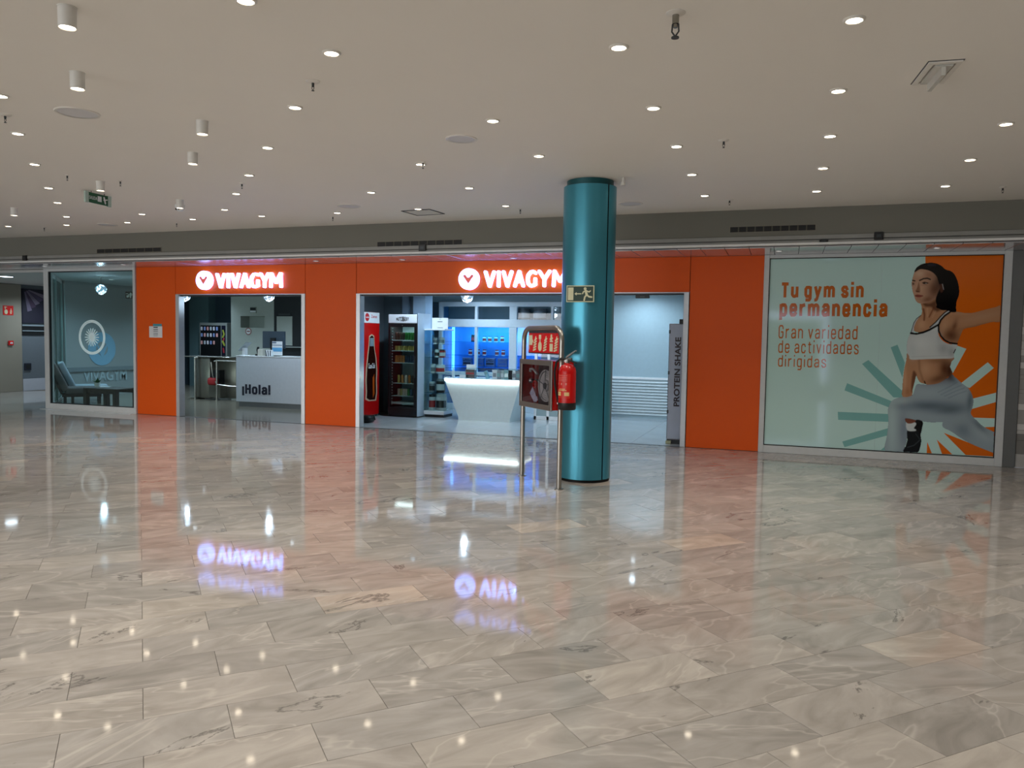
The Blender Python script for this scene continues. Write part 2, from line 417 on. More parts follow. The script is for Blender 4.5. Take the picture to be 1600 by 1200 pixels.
for i, (ar, cx, cy, Q) in enumerate(cands):
    if i < 300:
        o = link('tile', full_tile, floor, (cx, cy, rt.uniform(-.0003, .0003)), PI/4)
        o.rotation_euler = (rt.uniform(-.0004, .0004), rt.uniform(-.0004, .0004), PI/4)
    else: slab(rest, Q, rt.uniform(-.0003, .0003))
o = link('far_tiles', rest.mesh('far_tiles', marble), floor); o['kind'] = 'stuff'

# ---------------- ceiling and walls of the hall
ceil_m = mat('ceiling_paint', srgb(240, 236, 228), .75, noise=.015, nscale=1.5)
struct('ceiling', B().box(-24, 14, -22, YF, ZC, ZC+.15), ceil_m)
wall_m = mat('wall_paint', srgb(200, 196, 186), .7)
struct('wall_left', B().box(-24.2, -24, -22, 0, 0, ZC), wall_m)
struct('wall_right', B().box(14, 14.2, -22, 0, 0, ZC), wall_m)
wb = B().box(-24, -2.2, -22.2, -22, 0, .5).box(-24, -2.2, -22.2, -22, 3.0, ZC).box(1.5, 14, -22.2, -22, 0, ZC).box(-2.2, 1.5, -22.2, -22, 2.75, ZC)
for x in (-24, -16, -9, -2.4): wb.box(x, x+.25, -22.2, -22, .5, 3.0)
struct('wall_back', wb, wall_m)
# lit shop opening across the hall (shows in the poster glass)
fr = B().box(-2.2, 1.5, -22.05, -21.9, 2.5, 2.72).box(1.3, 1.5, -22.05, -21.9, 0, 2.5).box(-2.2, -2.0, -22.05, -21.9, 0, 2.5)
w1 = struct('window_1', fr, mat('lit_frame', srgb(230, 235, 255), .4, emit=(.62, .72, 1, 1), estr=5, noise=0))
part('pane', B().box(-2.0, 1.3, -22.02, -22.0, 0, 2.5), mat('greenish_glazing', srgb(120, 140, 110), .3, emit=(.45, .6, .35, 1), estr=.35, noise=.5, nscale=2), w1)

# fascia, stone band, pale lip, soffit
fascia_m = mat('fascia_paint', srgb(118, 117, 108), .75, noise=.02, nscale=2)
struct('wall_fascia', B().box(-24, 14, YF, YF+.08, 2.845, ZC), fascia_m)
stone_band = mat('stone_band', srgb(142, 142, 138), .45, noise=.18, nscale=4)
t1 = struct('trim_1', B().box(-24, 14, YF-.015, YF+.06, 2.79, 2.842, .004), stone_band)
part('groove', B().box(-24, 14, YF+.0, YF+.06, 2.778, 2.79), mat('shadow_gap', srgb(70, 70, 68), .6), t1)
part('lower_band', B().box(-24, 14, YF-.008, YF+.06, 2.752, 2.778), stone_band, t1)
struct('trim_2', B().box(-24, 14, YF-.03, YF+.05, 2.722, 2.75, .004), mat('pale_lip', srgb(232, 232, 230), .35))
soff_m = mat('soffit_metal', srgb(206, 206, 210), .14, .5, noise=.03, nscale=3)
soff = struct('ceiling_soffit', B().box(-20, 5, YF+.04, .3, 2.715, 2.73), mat('soffit_backing', srgb(60, 60, 62), .6))
pk = B().box(.003, .297, YF+.045, -.0, 2.70, 2.714, .002).mesh('soffit_panel', soff_m)
for i in range(80): link('soffit_panel', pk, soff, (-20.0+.3*i, 0, 0))
# hidden upper wall so light does not leak above the shopfront
struct('wall_upper', B().box(-24, 14, .02, .12, 2.70, ZC+.15).box(-24, 14, YF+.08, .12, ZC, ZC+.15), fascia_m)

# ---------------- orange shopfront
wf = struct('wall_shopfront', B().box(-11.30, -10.40, .02, .12, 0, 2.70).box(-10.40, -7.66, .02, .12, 2.22, 2.70).box(-7.66, -6.69, .02, .12, 0, 2.70)
            .box(-6.69, -1.32, .02, .12, 2.22, 2.70).box(-1.32, -.33, .02, .12, 0, 2.70), mat('panel_backing', srgb(40, 30, 26), .7))
for x0, x1, z0 in ((-11.30, -10.402, .004), (-10.398, -7.672, 2.205), (-7.668, -6.692, .004), (-6.688, -1.322, 2.205), (-1.318, -.330, .004)):
    part('panel', B().box(x0+.002, x1-.002, 0, .02, z0, 2.698, .0015), orange, wf)
def door_frame(name, x0, x1, n):
    o = struct(name, B().box(x0, x0+.075, -.012, .13, 0, 2.195, .004), alu)
    part('jamb', B().box(x1-.075, x1, -.012, .13, 0, 2.195, .004), alu, o)
    part('head', B().box(x0, x1, -.012, .004, 2.188, 2.203, .002), alu, o)
    part('head_track', B().box(x0+.075, x1-.075, .03, .13, 2.165, 2.22), black, o)
    part('threshold', B().box(x0+.075, x1-.075, -.012, .05, -.002, .003), mat('threshold_track', srgb(52, 56, 58), .4, .5), o)
    return o
d1 = door_frame('door_1', -10.395, -7.668, 1)
d2 = door_frame('door_2', -6.688, -1.325, 2)
part('lock', B().cyl((-6.60, -.02, .83), (-6.60, -.005, .83), .014), steel, d2)

# ---------------- left shop window (window_2) and glazed side return
def framed_window(name, x0, x1, fl, fr_, z1):
    o = struct(name, B().box(x0, x0+fl, -.03, .08, 0, z1, .004), white_metal)
    part('stile', B().box(x1-fr_, x1, -.03, .08, 0, z1, .004), white_metal, o)
    part('top_rail', B().box(x0+fl, x1-fr_, -.03, .08, 2.645, z1, .004), white_metal, o)
    part('bottom_rail', B().box(x0+fl, x1-fr_, -.03, .08, 0, .108, .004), white_metal, o)
    for a, b_, c, d in ((x0+fl, x1-fr_, .108, .122), (x0+fl, x1-fr_, 2.631, 2.645)):
        part('gasket', B().box(a, b_, -.012, .03, c, d), rubber, o)
    for a in (x0+fl, x1-fr_-.012):
        part('gasket', B().box(a, a+.012, -.012, .03, .122, 2.631), rubber, o)
    return o
w2 = framed_window('window_2', -13.56, -11.305, .115, .055, 2.70)
part('pane', B().box(-13.44, -11.36, .004, .012, .11, 2.643), glass('shop_glass', (.80, .90, .89, 1), 1.0), w2)
ring_c = on_y(-.002, 143.5, 527)
dec = vinyl('white_decal', srgb(190, 196, 196))
part('sticker_ring', B().ring((ring_c.x, ring_c.z), .275, .328, -.002, .002, 48), dec, w2)
bst = B()
for i in range(18):
    a = 2*PI*i/18; bst.capsule([(ring_c.x+.03*math.cos(a), ring_c.z+.03*math.sin(a)), (ring_c.x+.165*math.cos(a), ring_c.z+.165*math.sin(a))], .019, -.002, .002, 4)
bst.lathe([(0, -.002), (.034, -.002), (.034, .002), (0, .002)], (ring_c.x, 0, ring_c.z), 20, 'Y')
part('sticker_sunburst', bst, dec, w2)
# 45 degree glass return beside the corridor
gr = struct('window_3', B().box(-.03, .03, -.03, .03, 0, 2.65), white_metal)
gr.location = (-13.53, .05, 0); gr.rotation_euler = (0, 0, PI*.75)
for x in (1.35, 2.78): part('mullion', B().box(x-.03, x+.03, -.025, .025, 0, 2.65), mat('green_mullion', srgb(120, 140, 140), .4, .3), gr)
part('bottom_rail', B().box(.03, 2.75, -.02, .02, 0, .06), white_metal, gr)
part('top_rail', B().box(.03, 2.75, -.02, .02, 2.58, 2.65), white_metal, gr)
part('pane', B().box(.03, 1.32, -.005, .005, .06, 2.58), glass('side_glass', (.62, .80, .80, 1), 1.0), gr)
part('pane', B().box(1.38, 2.75, -.005, .005, .06, 2.58), MATS['side_glass'], gr)
# white marble sill strip lying in front of the window
struct('trim_3', B().box(-13.56, -11.31, -.16, -.03, -.003, .004, .002), mat('white_sill', srgb(196, 198, 198), .12))

# ---------------- right: poster window frame, end post, striped marble wall
wp = struct('window_4', B().box(-.33, -.262, -.03, .08, 0, 2.70, .004), white_metal)
part('stile', B().box(2.512, 2.60, -.03, .08, 0, 2.70, .004), white_metal, wp)
part('top_rail', B().box(-.262, 2.512, -.03, .08, 2.655, 2.70, .004), white_metal, wp)
part('bottom_rail', B().box(-.262, 2.512, -.03, .08, 0, .10, .004), white_metal, wp)
part('gasket', B().box(-.262, 2.512, -.01, .02, .10, .112), rubber, wp)
part('gasket', B().box(-.262, 2.512, -.01, .02, 2.645, 2.655), rubber, wp)
part('gasket', B().box(-.262, -.253, -.01, .02, .112, 2.645), rubber, wp)
part('gasket', B().box(2.503, 2.512, -.01, .02, .112, 2.645), rubber, wp)
struct('trim_4', B().box(2.60, 2.74, -.02, .25, 0, 2.70, .005), mat('grey_post', srgb(118, 120, 120), .4, .3))
ws = struct('wall_marble', B().box(2.75, 5, .03, .2, 0, 2.70), mat('grout_bed', srgb(96, 92, 88), .7))
rs = random.Random(5); z = 0.; k = 0
while z < 2.68:
    h = rs.choice((.05, .08, .10, .13, .17)); c = rs.choice((130, 160, 185, 205, 220)); z1 = min(z+h, 2.69)
    part('marble_strip', B().box(2.745, 4.2, .0+rs.uniform(0, .006), .03, z+.0015, z1-.0015, .001), mat('strip_marble_%d' % c, srgb(c, c-2, c-6), .25, noise=.25, nscale=5), ws); z = z1

# ---------------- corridor on the far left
corr = mat('corridor_paint', srgb(196, 196, 194), .6)
struct('ceiling_corridor', B().prism([(-19.2, .12), (-13.6, .12), (-15.5, 2.0), (-15.5, 4.55), (-19.2, 4.55)], 2.65, 2.75, 'XY'), corr)
wc = struct('wall_corridor', B().box(-18.3, -18.0, -.0, 4.6, 0, 2.65).box(-24, -18.0, 0, .2, 0, 2.70), mat('corridor_wall_grey', srgb(96, 104, 110), .5))
clad = mat('bronze_cladding', srgb(150, 144, 130), .42, .35, noise=.03, nscale=2)
for y0, y1 in ((-.02, 1.15), (1.16, 2.36), (2.372, 2.98)): part('cladding_panel', B().box(-17.99, -17.94, y0+.004, y1-.004, .0, 2.64, .004), clad, wc)
part('upper_board', B().box(-17.99, -17.955, 3.0, 4.52, 1.70, 2.55), mat('dark_board', srgb(26, 24, 44), .5), wc)
part('rail', B().box(-17.99, -17.95, 3.0, 4.52, 1.62, 1.66), mat('rail_grey', srgb(120, 132, 138), .4), wc)
part('rail', B().box(-17.99, -17.95, 3.0, 4.52, 1.49, 1.515), MATS['rail_grey'], wc)
part('dark_strip', B().box(-17.995, -17.97, 3.0, 4.52, 1.40, 1.62), black, wc)
struct('baseboard_corridor', B().box(-17.99, -17.945, 2.99, 4.52, 0, .30, .004), mat('white_stone', srgb(176, 180, 188), .3))

# ---------------- gym rooms
lob_wall = mat('lobby_wall_grey', srgb(150, 156, 158), .6)
darkblue = mat('slate_blue_wall', srgb(58, 74, 86), .6)
struct('ceiling_lobby', B().prism([(-13.5, .12), (-7.2, .12), (-7.2, 8.2), (-17.6, 8.2), (-17.6, 4.6), (-15.46, 4.6), (-15.46, 2.03)], 2.65, 2.72, 'XY'), mat('lobby_ceiling', srgb(190, 196, 196), .7))
struct('ceiling_shop', B().box(-7.2, -.3, .12, 4.9, 2.65, 2.72), MATS['lobby_ceiling'])
struct('floor_lobby', B().prism([(-13.46, .05), (-7.58, .05), (-7.58, 8.2), (-17.6, 8.2), (-17.6, 4.6), (-15.46, 4.6), (-15.46, 2.03)], -.06, .0, 'XY'), mat('vinyl_floor', srgb(122, 116, 102), .16, noise=.05, nscale=2))
fs = struct('floor_shop', B().box(-7.58, -.3, .05, 4.9, -.06, -.004), MATS['grout_bed'])
ft = mat('shop_floor_tile', srgb(186, 192, 194), .12, noise=.05, nscale=3)
tl = B().box(.002, .998, .002, .598, -.004, .0, .001).mesh('tile', ft)
for ix in range(8):
    for iy in range(8): link('tile', tl, fs, (-7.58+ix*.91, .05+iy*.6, 0)).scale = (.91, 1, 1)
struct('wall_lobby_left', B().box(-15.5, -15.42, 2.05, 4.6, 0, 2.65).box(-18.0, -15.42, 4.55, 4.63, 0, 2.65).box(-17.6, -17.5, 4.6, 8, 0, 2.65), lob_wall)
struct('wall_lobby_back', B().box(-17.6, -12.4, 7.2, 7.3, 0, 2.65), darkblue)
gw = struct('wall_lobby_grey', B().box(-13.77, -12.43, 5.6, 6.4, 0, 1.68).box(-13.77, -13.465, 5.6, 6.4, 1.68, 1.98).box(-12.72, -12.43, 5.6, 6.4, 1.68, 1.98)
            .box(-13.77, -12.43, 5.6, 6.4, 1.98, 2.65).box(-13.465, -12.72, 5.95, 6.4, 1.68, 1.98), mat('pale_wall', srgb(176, 182, 174), .6))
struct('wall_lobby_dark', B().box(-12.43, -8.6, 5.6, 5.7, 0, 2.65), mat('black_wall', srgb(20, 23, 28), .5))
struct('wall_partition', B().box(-7.75, -7.62, .12, 7.3, 0, 2.65).box(-8.7, -7.62, 5.0, 5.7, 0, 2.65), mat('partition_grey', srgb(120, 130, 138), .6))
# shop: left wall, back wall, right wall
sg = mat('shop_wall_grey', srgb(104, 122, 132), .55)
lw = struct('wall_shop_left', B().box(-7.62, -6.86, 2.62, 2.72, 0, 2.65), sg)
part('pilaster', B().box(-7.18, -7.04, 2.56, 2.62, 0, 2.65), mat('pilaster_blue', srgb(150, 176, 200), .5), lw)
part('pilaster', B().box(-6.86, -6.60, 2.40, 2.72, 0, 2.65), mat('pilaster_blue', srgb(150, 176, 200), .5), lw)
sw = mat('shop_wall_pale', srgb(168, 190, 198), .6)
bw = struct('wall_shop_back', B().box(-7.62, -3.34, 4.75, 4.85, 0, 2.65).box(-3.34, -.4, 3.9, 4.85, 0, 2.65), sw)
part('cap_rail', B().box(-3.34, -1.9, 3.87, 3.9, .755, .80, .004), white_gloss, bw)
sl = B().prism([(-.034, .004), (-.004, .052), (0, .052), (0, .004)], 0, 1.44, 'YZ').mesh('slat', mat('white_slat', srgb(196, 206, 208), .45))
for i in range(12): link('slat', sl, bw, (-3.34, 3.9, .06+i*.057)).rotation_euler = (-.08, 0, 0)
struct('wall_shop_right', B().box(-.45, -.35, .12, 4.8, 0, 2.65), sw)
struct('wall_bulkhead', B().box(-7.62, -3.34, 3.88, 4.0, 2.26, 2.65), mat('bulkhead', srgb(128, 150, 160), .6))
# ================================================================ COLUMN AND FIRE POINT
col_m = mat('teal_enamel', srgb(72, 152, 174), .28, .6, noise=.02, nscale=3)
col = thing('column', 'teal round metal-clad column standing in the hall before the orange shopfront', 'column', (-2.03, -3.07, 0))
b = B(); sa, sb = math.radians(30), math.radians(325)
b.lathe([(.28, .03), (.28, 3.115)], seg=64, a0=sa, a1=sb)
part('cladding_shell', b, col_m, col, True)
part('cladding_strip', B().lathe([(.28, .03), (.28, 3.115)], seg=20, a0=sb+.055, a1=sa+2*PI-.03), col_m, col, True)
part('core', B().cyl((0, 0, .005), (0, 0, 3.12), .272, seg=48), black, col, True)
part('neck_ring', B().cyl((0, 0, 3.115), (0, 0, ZC), .247, seg=48), mat('teal_dark', srgb(24, 86, 92), .4, .3), col, True)
part('plinth', B().cyl((0, 0, 0), (0, 0, .03), .272, seg=48), rubber, col, True)

cream = mat('photoluminescent_cream', srgb(214, 214, 178), .6)
dkgreen = mat('sign_green', srgb(22, 58, 46), .5)
es = thing('exit_sign', 'green emergency exit plate with running man and left arrow on the teal column', 'sign', (-2.04, -3.07-.288, 1.98), 0)
part('plate', B().box(-.148, .148, -.004, .004, -.086, .086, .002), cream, es)
part('field', B().box(-.138, .138, -.006, -.004, -.076, .076), dkgreen, es)
part('door_symbol', B().box(-.13, -.072, -.0075, -.006, -.066, .066), cream, es)
b = B().prism([(-.062, 0), (-.038, .017), (-.038, .005), (.012, .005), (.012, -.005), (-.038, -.005), (-.038, -.017)], -.0075, -.006)
part('arrow', b, cream, es)
b = B().lathe([(0, -.0075), (.0155, -.0075), (.0155, -.006), (0, -.006)], (.052, 0, .052), 14, 'Y')
for pts, w in (([(.058, .03), (.07, -.012)], .026), ([(.062, .032), (.036, .022), (.026, .002)], .013), ([(.07, .03), (.094, .018), (.108, .03)], .012),
               ([(.068, -.012), (.05, -.034), (.044, -.066)], .017), ([(.072, -.012), (.094, -.03), (.122, -.034)], .017)):
    b.capsule(pts, w, -.0075, -.006, 5)
part('running_figure', b, cream, es)

fp = thing('fire_point_stand', 'freestanding tubular steel fire point with hose reel cabinet and red sign before the teal column', 'stand', (-2.41, -3.469, 0), -PI/4)
pts = [(-.42, 0, .01), (-.42, 0, 1.49)]
for i in range(1, 8): a = PI-PI/2*i/8; pts.append((-.29+.13*math.cos(a), 0, 1.49+.13*math.sin(a)))
pts.append((-.29, 0, 1.62)); pts.append((.29, 0, 1.62))
for i in range(1, 8): a = PI/2-PI/2*i/8; pts.append((.29+.13*math.cos(a), 0, 1.49+.13*math.sin(a)))
pts += [(.42, 0, 1.49), (.42, 0, .01)]
part('tube_frame', B().tube(pts, .026, 14), steel, fp, True)
for x in (-.42, .42): part('foot_flange', B().cyl((x, 0, 0), (x, 0, .008), .047, seg=20), steel, fp, True)
part('sign_backing', B().box(-.33, .385, .008, .014, 1.35, 1.60, .002), mat('grey_backing', srgb(88, 96, 98), .4, .5), fp)
rs_ = part('red_sign', B().box(-.295, .372, -.008, .006, 1.363, 1.567, .002), mat('sign_red', srgb(214, 18, 14), .35), fp)
def picto(name, fn):
    b = B(); fn(b); return part(name, b, cream, rs_)
def flames(b, x):
    for k in range(5): b.capsule([(x-.035+k*.006, 1.385+k*.026), (x+.02+k*.004, 1.398+k*.028)], .017, -.0105, -.008, 4)
    b.capsule([(x+.0, 1.49), (x+.02, 1.53)], .014, -.0105, -.008, 4)
def f1(b):
    b.box(-.285, -.205, -.0105, -.008, 1.44, 1.545); b.box(-.279, -.270, -.0105, -.008, 1.39, 1.44); b.capsule([(-.205, 1.495), (-.185, 1.47)], .012, -.0105, -.008, 4); flames(b, -.145)
def f2(b):
    b.capsule([(-.03, 1.44), (-.03, 1.415)], .075, -.0105, -.008, 8); b.box(-.038, -.02, -.0105, -.008, 1.46, 1.51); b.box(-.055, -.006, -.0105, -.008, 1.505, 1.55); flames(b, .085)
def f3(b):
    b.box(.185, .25, -.0105, -.008, 1.38, 1.46); b.box(.185, .25, -.0105, -.008, 1.475, 1.49); b.capsule([(.218, 1.50), (.218, 1.54)], .03, -.0105, -.008, 6); b.capsule([(.19, 1.505), (.245, 1.515)], .014, -.0105, -.008, 4); flames(b, .315)
picto('hose_symbol', f1); picto('hand_symbol', f2); picto('extinguisher_symbol', f3)
for x in (-.2, .03, .3): part('bolt', B().cyl((x, -.010, 1.553), (x, -.007, 1.553), .006, seg=8), steel, rs_)
# hose cabinet
cab = part('cabinet_body', B().box(-.33, .385, -.075, .16, .792, .80).box(-.33, .385, -.075, .16, 1.277, 1.285).box(-.33, -.322, -.075, .16, .80, 1.277)
           .box(.377, .385, -.075, .16, .80, 1.277).box(-.33, .385, .152, .16, .80, 1.277), red, fp)
part('inner_back', B().box(-.32, .376, .135, .15, .80, 1.277), mat('dark_maroon', srgb(70, 38, 46), .5), cab)
dr = B(); 
for a, b_, c, d in ((-.335, .39, .785, .838), (-.335, .39, 1.238, 1.29), (-.335, -.285, .838, 1.238), (.335, .39, .838, 1.238)): dr.box(a, b_, -.092, -.076, c, d, .002)
part('door_frame', dr, mat('satin_steel', srgb(158, 152, 146), .3, .8), fp)
part('door_pane', B().box(-.285, .335, -.086, -.083, .838, 1.238), glass('cabinet_glass', (.86, .84, .88, 1), 1.0), fp)
RX = .205
reel = part('hose_reel', B().ring((RX, 1.03), .150, .165, -.06, .09, 40).ring((RX, 1.03), .035, .055, -.065, .1, 24), mat('reel_grey', srgb(170, 172, 166), .4), fp)
for i in range(4):
    bb = B()
    for yq in (-.04, -.01, .02, .05): bb.tube([(RX+(.07+i*.022)*math.cos(2*PI*k/32), yq, 1.03+(.07+i*.022)*math.sin(2*PI*k/32)) for k in range(32)], .0118, 7, True)
    part('hose_coil', bb, mat('white_hose', srgb(196, 198, 190), .5), reel, True)
for k in range(5):
    a = 2*PI*k/5+.3; part('spoke', B().tube([(RX+.04*math.cos(a), -.066, 1.03+.04*math.sin(a)), (RX+.16*math.cos(a), -.066, 1.03+.16*math.sin(a))], .004, 6), mat('dark_spoke', srgb(96, 100, 98), .4), reel)
part('hub', B().cyl((RX, -.072, 1.03), (RX, .05, 1.03), .032, seg=18), dark_steel, reel)
tl_ = [(-.04, -.03, 1.14), (-.12, -.04, 1.19), (-.2, -.03, 1.185), (-.22, -.02, 1.16)]
part('loose_hose', B().tube(tl_, .012, 8), MATS['white_hose'], fp, True)
part('valve', B().ball((-.2, -.02, 1.06), .028).cyl((-.2, -.02, 1.06), (-.08, -.02, 1.03), .014, seg=10).cyl((-.2, .1, 1.06), (-.2, -.02, 1.06), .014, seg=10), steel, fp, True)
part('valve_wheel', B().ring((-.07, 1.03), .03, .042, -.045, -.03, 20).capsule([(-.11, 1.03), (-.03, 1.03)], .01, -.045, -.03).capsule([(-.07, .99), (-.07, 1.07)], .01, -.045, -.03), red, fp)
part('folded_leaflet', B().prism([(-.17, .93), (-.10, 1.0), (-.02, .90), (-.06, .84)], -.05, -.045).prism([(-.05, .86), (.0, .91), (.02, .87), (-.02, .845)], -.052, -.047), mat('leaflet_print', srgb(190, 190, 205), .5, noise=.5, nscale=40), fp)
for z in (.94, 1.21): side = B(); side.lathe([(.018, 0), (.045, 0), (.045, .012), (.018, .012)], (.385, .03, z), 20, 'X').lathe([(0, 0), (.022, 0), (.022, .03), (0, .03)], (.385, .03, z), 12, 'X'); part('side_coupling', side, steel, fp, True)
part('side_label', B().box(.385, .3865, .05, .1, .84, .88), paper, fp)

ex = thing('fire_extinguisher', 'red powder fire extinguisher with black hose hanging on the right post of the fire point', 'extinguisher', (-2.025, -3.850, 0), -PI/4+.35)
part('cylinder', B().lathe([(0, .885), (.086, .885), (.086, 1.19), (.080, 1.22), (.062, 1.25), (.034, 1.265), (.03, 1.275), (0, 1.275)], seg=32), red, ex, True)
part('base_skirt', B().lathe([(0, .815), (.082, .815), (.089, .825), (.089, .885), (0, .885)], seg=32), black, ex, True)
hd = part('valve_head', B().cyl((0, 0, 1.27), (0, 0, 1.315), .022, seg=14).box(-.02, .05, -.012, .012, 1.30, 1.325, .003), mat('grey_valve', srgb(120, 120, 118), .3, .8), ex, True)
part('carry_handle', B().prism([(.0, 1.30), (.105, 1.272), (.108, 1.282), (.0, 1.318)], -.011, .011), black, hd)
part('squeeze_lever', B().prism([(-.01, 1.325), (.03, 1.345), (.105, 1.395), (.1, 1.402), (.02, 1.36), (-.02, 1.335)], -.010, .010), mat('grey_lever', srgb(170, 172, 172), .3, .7), hd)
part('gauge', B().cyl((0, -.022, 1.292), (0, -.034, 1.292), .015, seg=14), white_gloss, hd)
part('hose', B().tube([(-.02, 0, 1.31), (-.07, -.02, 1.315), (-.12, -.03, 1.28), (-.142, -.03, 1.19), (-.135, -.03, 1.06), (-.11, -.025, .95), (-.092, -.015, .87)], .0115, 10), rubber, ex, True)
part('hose_clip', B().box(-.105, -.07, -.03, .005, .862, .88, .003), paper, ex)
lab = part('label', B().lathe([(.0866, .93), (.0866, 1.17)], seg=18, a0=-PI*.86, a1=-PI*.16), mat('label_red', srgb(204, 30, 20), .35), ex, True)
lb = B()
for z0, z1, a0, a1 in ((.955, .995, -.72, -.52), (.955, .99, -.38, -.2), (1.005, 1.012, -.74, -.3), (1.018, 1.024, -.6, -.35)): lb.lathe([(.0872, z0), (.0872, z1)], seg=6, a0=PI*a0, a1=PI*a1)
part('label_print', lb, mat('label_cream', srgb(222, 190, 130), .5), lab)
lb = B()
for a in (-.68, -.5, -.32): lb.lathe([(.0872, 1.06), (.0872, 1.082)], seg=5, a0=PI*a-.09, a1=PI*a+.09)
for z in (1.10, 1.115, 1.13, 1.15): lb.lathe([(.0872, z), (.0872, z+.004)], seg=10, a0=-PI*.75, a1=-PI*.28)
part('label_symbols', lb, mat('label_pink', srgb(214, 130, 120), .5), lab)

# ================================================================ ILLUMINATED SHOP SIGNS
led = mat('sign_led_face', srgb(255, 255, 255), .4, emit=(.20, .32, 1.0, 1), estr=5.4, noise=0)
def vg_letters(put, w):
    """strokes of the seven letters on a 0..1 grid: x right, z up"""
    L = {'V': [[(0, 1), (.5, 0), (1, 1)]], 'I': [[(.5, 0), (.5, 1)]], 'A': [[(0, 0), (.5, 1), (1, 0)], [(.25, .3), (.75, .3)]],
         'G': [[(.98, .88), (.75, .99), (.42, .97), (.1, .75), (.02, .45), (.12, .15), (.4, 0), (.7, .02), (.97, .1), (.97, .48)]],
         'Y': [[(0, 1), (.5, .45), (1, 1)], [(.5, .45), (.5, 0)]], 'M': [[(0, 0), (.05, 1), (.5, .3), (.95, 1), (1, 0)]]}
    return L
def vivagym(label, pxs, disc, ytop, ybot, w):
    """letters proud of the panel, placed by their measured spans along the front"""
    yy = -.06
    zt = on_y(yy, *ytop).z; zb = on_y(yy, *ybot).z
    dc = on_y(yy, *disc); t = thing('illuminated_sign', label, 'sign', (dc.x, yy, dc.z))
    R = .165
    b = B().lathe([(0, -.02), (R, -.02), (R, .05), (0, .05)], (0, 0, 0), 44, 'Y')
    d = part('logo_disc', b, led, t)
    h = B().capsule([(-.062, .045), (0, -.028), (.062, .045)], .042, -.024, -.0195, 8).prism([(-.046, -.012), (0, .028), (.046, -.012), (0, -.072)], -.024, -.0195)
    part('logo_mark', h, mat('logo_coral', srgb(232, 110, 92), .5, emit=srgb(226, 96, 84), estr=.45, noise=0), d)
    L = vg_letters(None, w)
    for ch, (xa, xb) in zip('VIVAGYM', pxs):
        ym = (ytop[1]+ybot[1])/2
        x0 = on_y(yy, xa, ym).x-dc.x+w/2; x1 = on_y(yy, xb, ym).x-dc.x-w/2
        b = B()
        for st in L[ch]:
            b.capsule([((x0+x1)/2 if ch == 'I' else x0+(x1-x0)*x, (zb-dc.z+w/2)+(zt-zb-w)*z) for x, z in st], w, -.015, .045, 6)
        part('letter_'+ch.lower(), b, led, t)
    part('standoff_rail', B().box(.2, on_y(yy, pxs[-1][1], 437).x-dc.x-.05, .046, .058, -.008, .008), orange, t)
    return t
vivagym('lit white VIVAGYM sign with round logo above the left doorway', [(337.2, 351), (353.7, 358.2), (360.3, 373.6), (374.6, 389), (390, 404), (405.2, 420), (421, 440)], (319, 438), (388, 426), (388, 450), .037)
vivagym('lit white VIVAGYM sign above the wide doorway, half hidden by the teal column', [(756, 773.6), (776.2, 781.4), (784, 801), (802, 819.5), (821.5, 838.6), (840, 860.5), (862.5, 887)], (732.5, 436), (808, 422), (808, 449), .045)

# ================================================================ POSTER WINDOW (flat print on the glass)
def fx(px, py): p = on_y(0, px, py); return (p.x, p.z)
mint = mat('print_mint', srgb(194, 228, 222), .06, noise=.0)
po = mat('print_orange', srgb(224, 106, 16), .06, noise=.0)
ray_m = mat('print_teal_ray', srgb(126, 184, 180), .06, noise=0)
txt_o = mat('print_text_orange', srgb(198, 100, 24), .06, noise=0)
ps = thing('poster_window', 'large mint and orange gym poster of a lunging woman filling the right shop window', 'poster', (1.12, 0, 1.37))
PX, PZ = 1.12, 1.37
def pflat(name, poly, m, lay):
    q = [(x-PX, z-PZ) for x, z in poly]; y = .008-lay*.0012
    return part(name, B().prism(q, y-.0012, y), m, ps)
xs = fx(1373, 550)[0]
pflat('left_pane', [(-.253, .112), (xs-.0006, .112), (xs-.0006, 2.645), (-.253, 2.645)], mint, 0)
pflat('right_pane', [(xs+.0006, .112), (2.503, .112), (2.503, 2.645), (xs+.0006, 2.645)], mint, 0)
pflat('orange_field', [(fx(1446, 402)[0], 2.645), (2.503, 2.645), (2.503, fx(1553, 682)[1]), fx(1500, 655), fx(1470, 600), (fx(1446, 500)[0], fx(1446, 500)[1])], po, 1)
for q in ([(1391.8, 542.7), (1402.4, 538.7), (1414, 567), (1410, 590)], [(1347, 568.7), (1356.9, 562.6), (1410, 611), (1410, 621), (1396, 621)],
          [(1323.6, 598.8), (1319.5, 610), (1390, 637), (1396, 628)], [(1309, 643.5), (1309.7, 656), (1390, 659.3), (1390, 647)], [(1316, 690), (1319.5, 698.7), (1390, 679.5), (1390, 668.5)],
          [(1376, 703.5), (1384, 697), (1392, 695), (1392, 704)]):
    pflat('ray', [fx(*t) for t in q], ray_m, 1)
for q in ([(1495.5, 540), (1510, 545), (1489, 583), (1480, 575), (1480, 560)], [(1543.5, 566), (1553, 575), (1515, 606.4), (1500, 600)], [(1512, 625), (1556.6, 613.6), (1555.9, 628.3), (1512, 641)],
          [(1515, 652.3), (1554.6, 653.7), (1553.9, 667), (1530, 668)]):
    pflat('ray', [fx(*t) for t in q], mint, 2)
for q in ([(1474.5, 676.2), (1552.2, 707), (1552, 713.4), (1509, 711)], [(1463.8, 686.9), (1488, 710), (1472, 709.4)], [(1449, 690.8), (1456, 708.4), (1448, 708)]):
    pflat('wedge', [fx(*t) for t in q], po, 2)
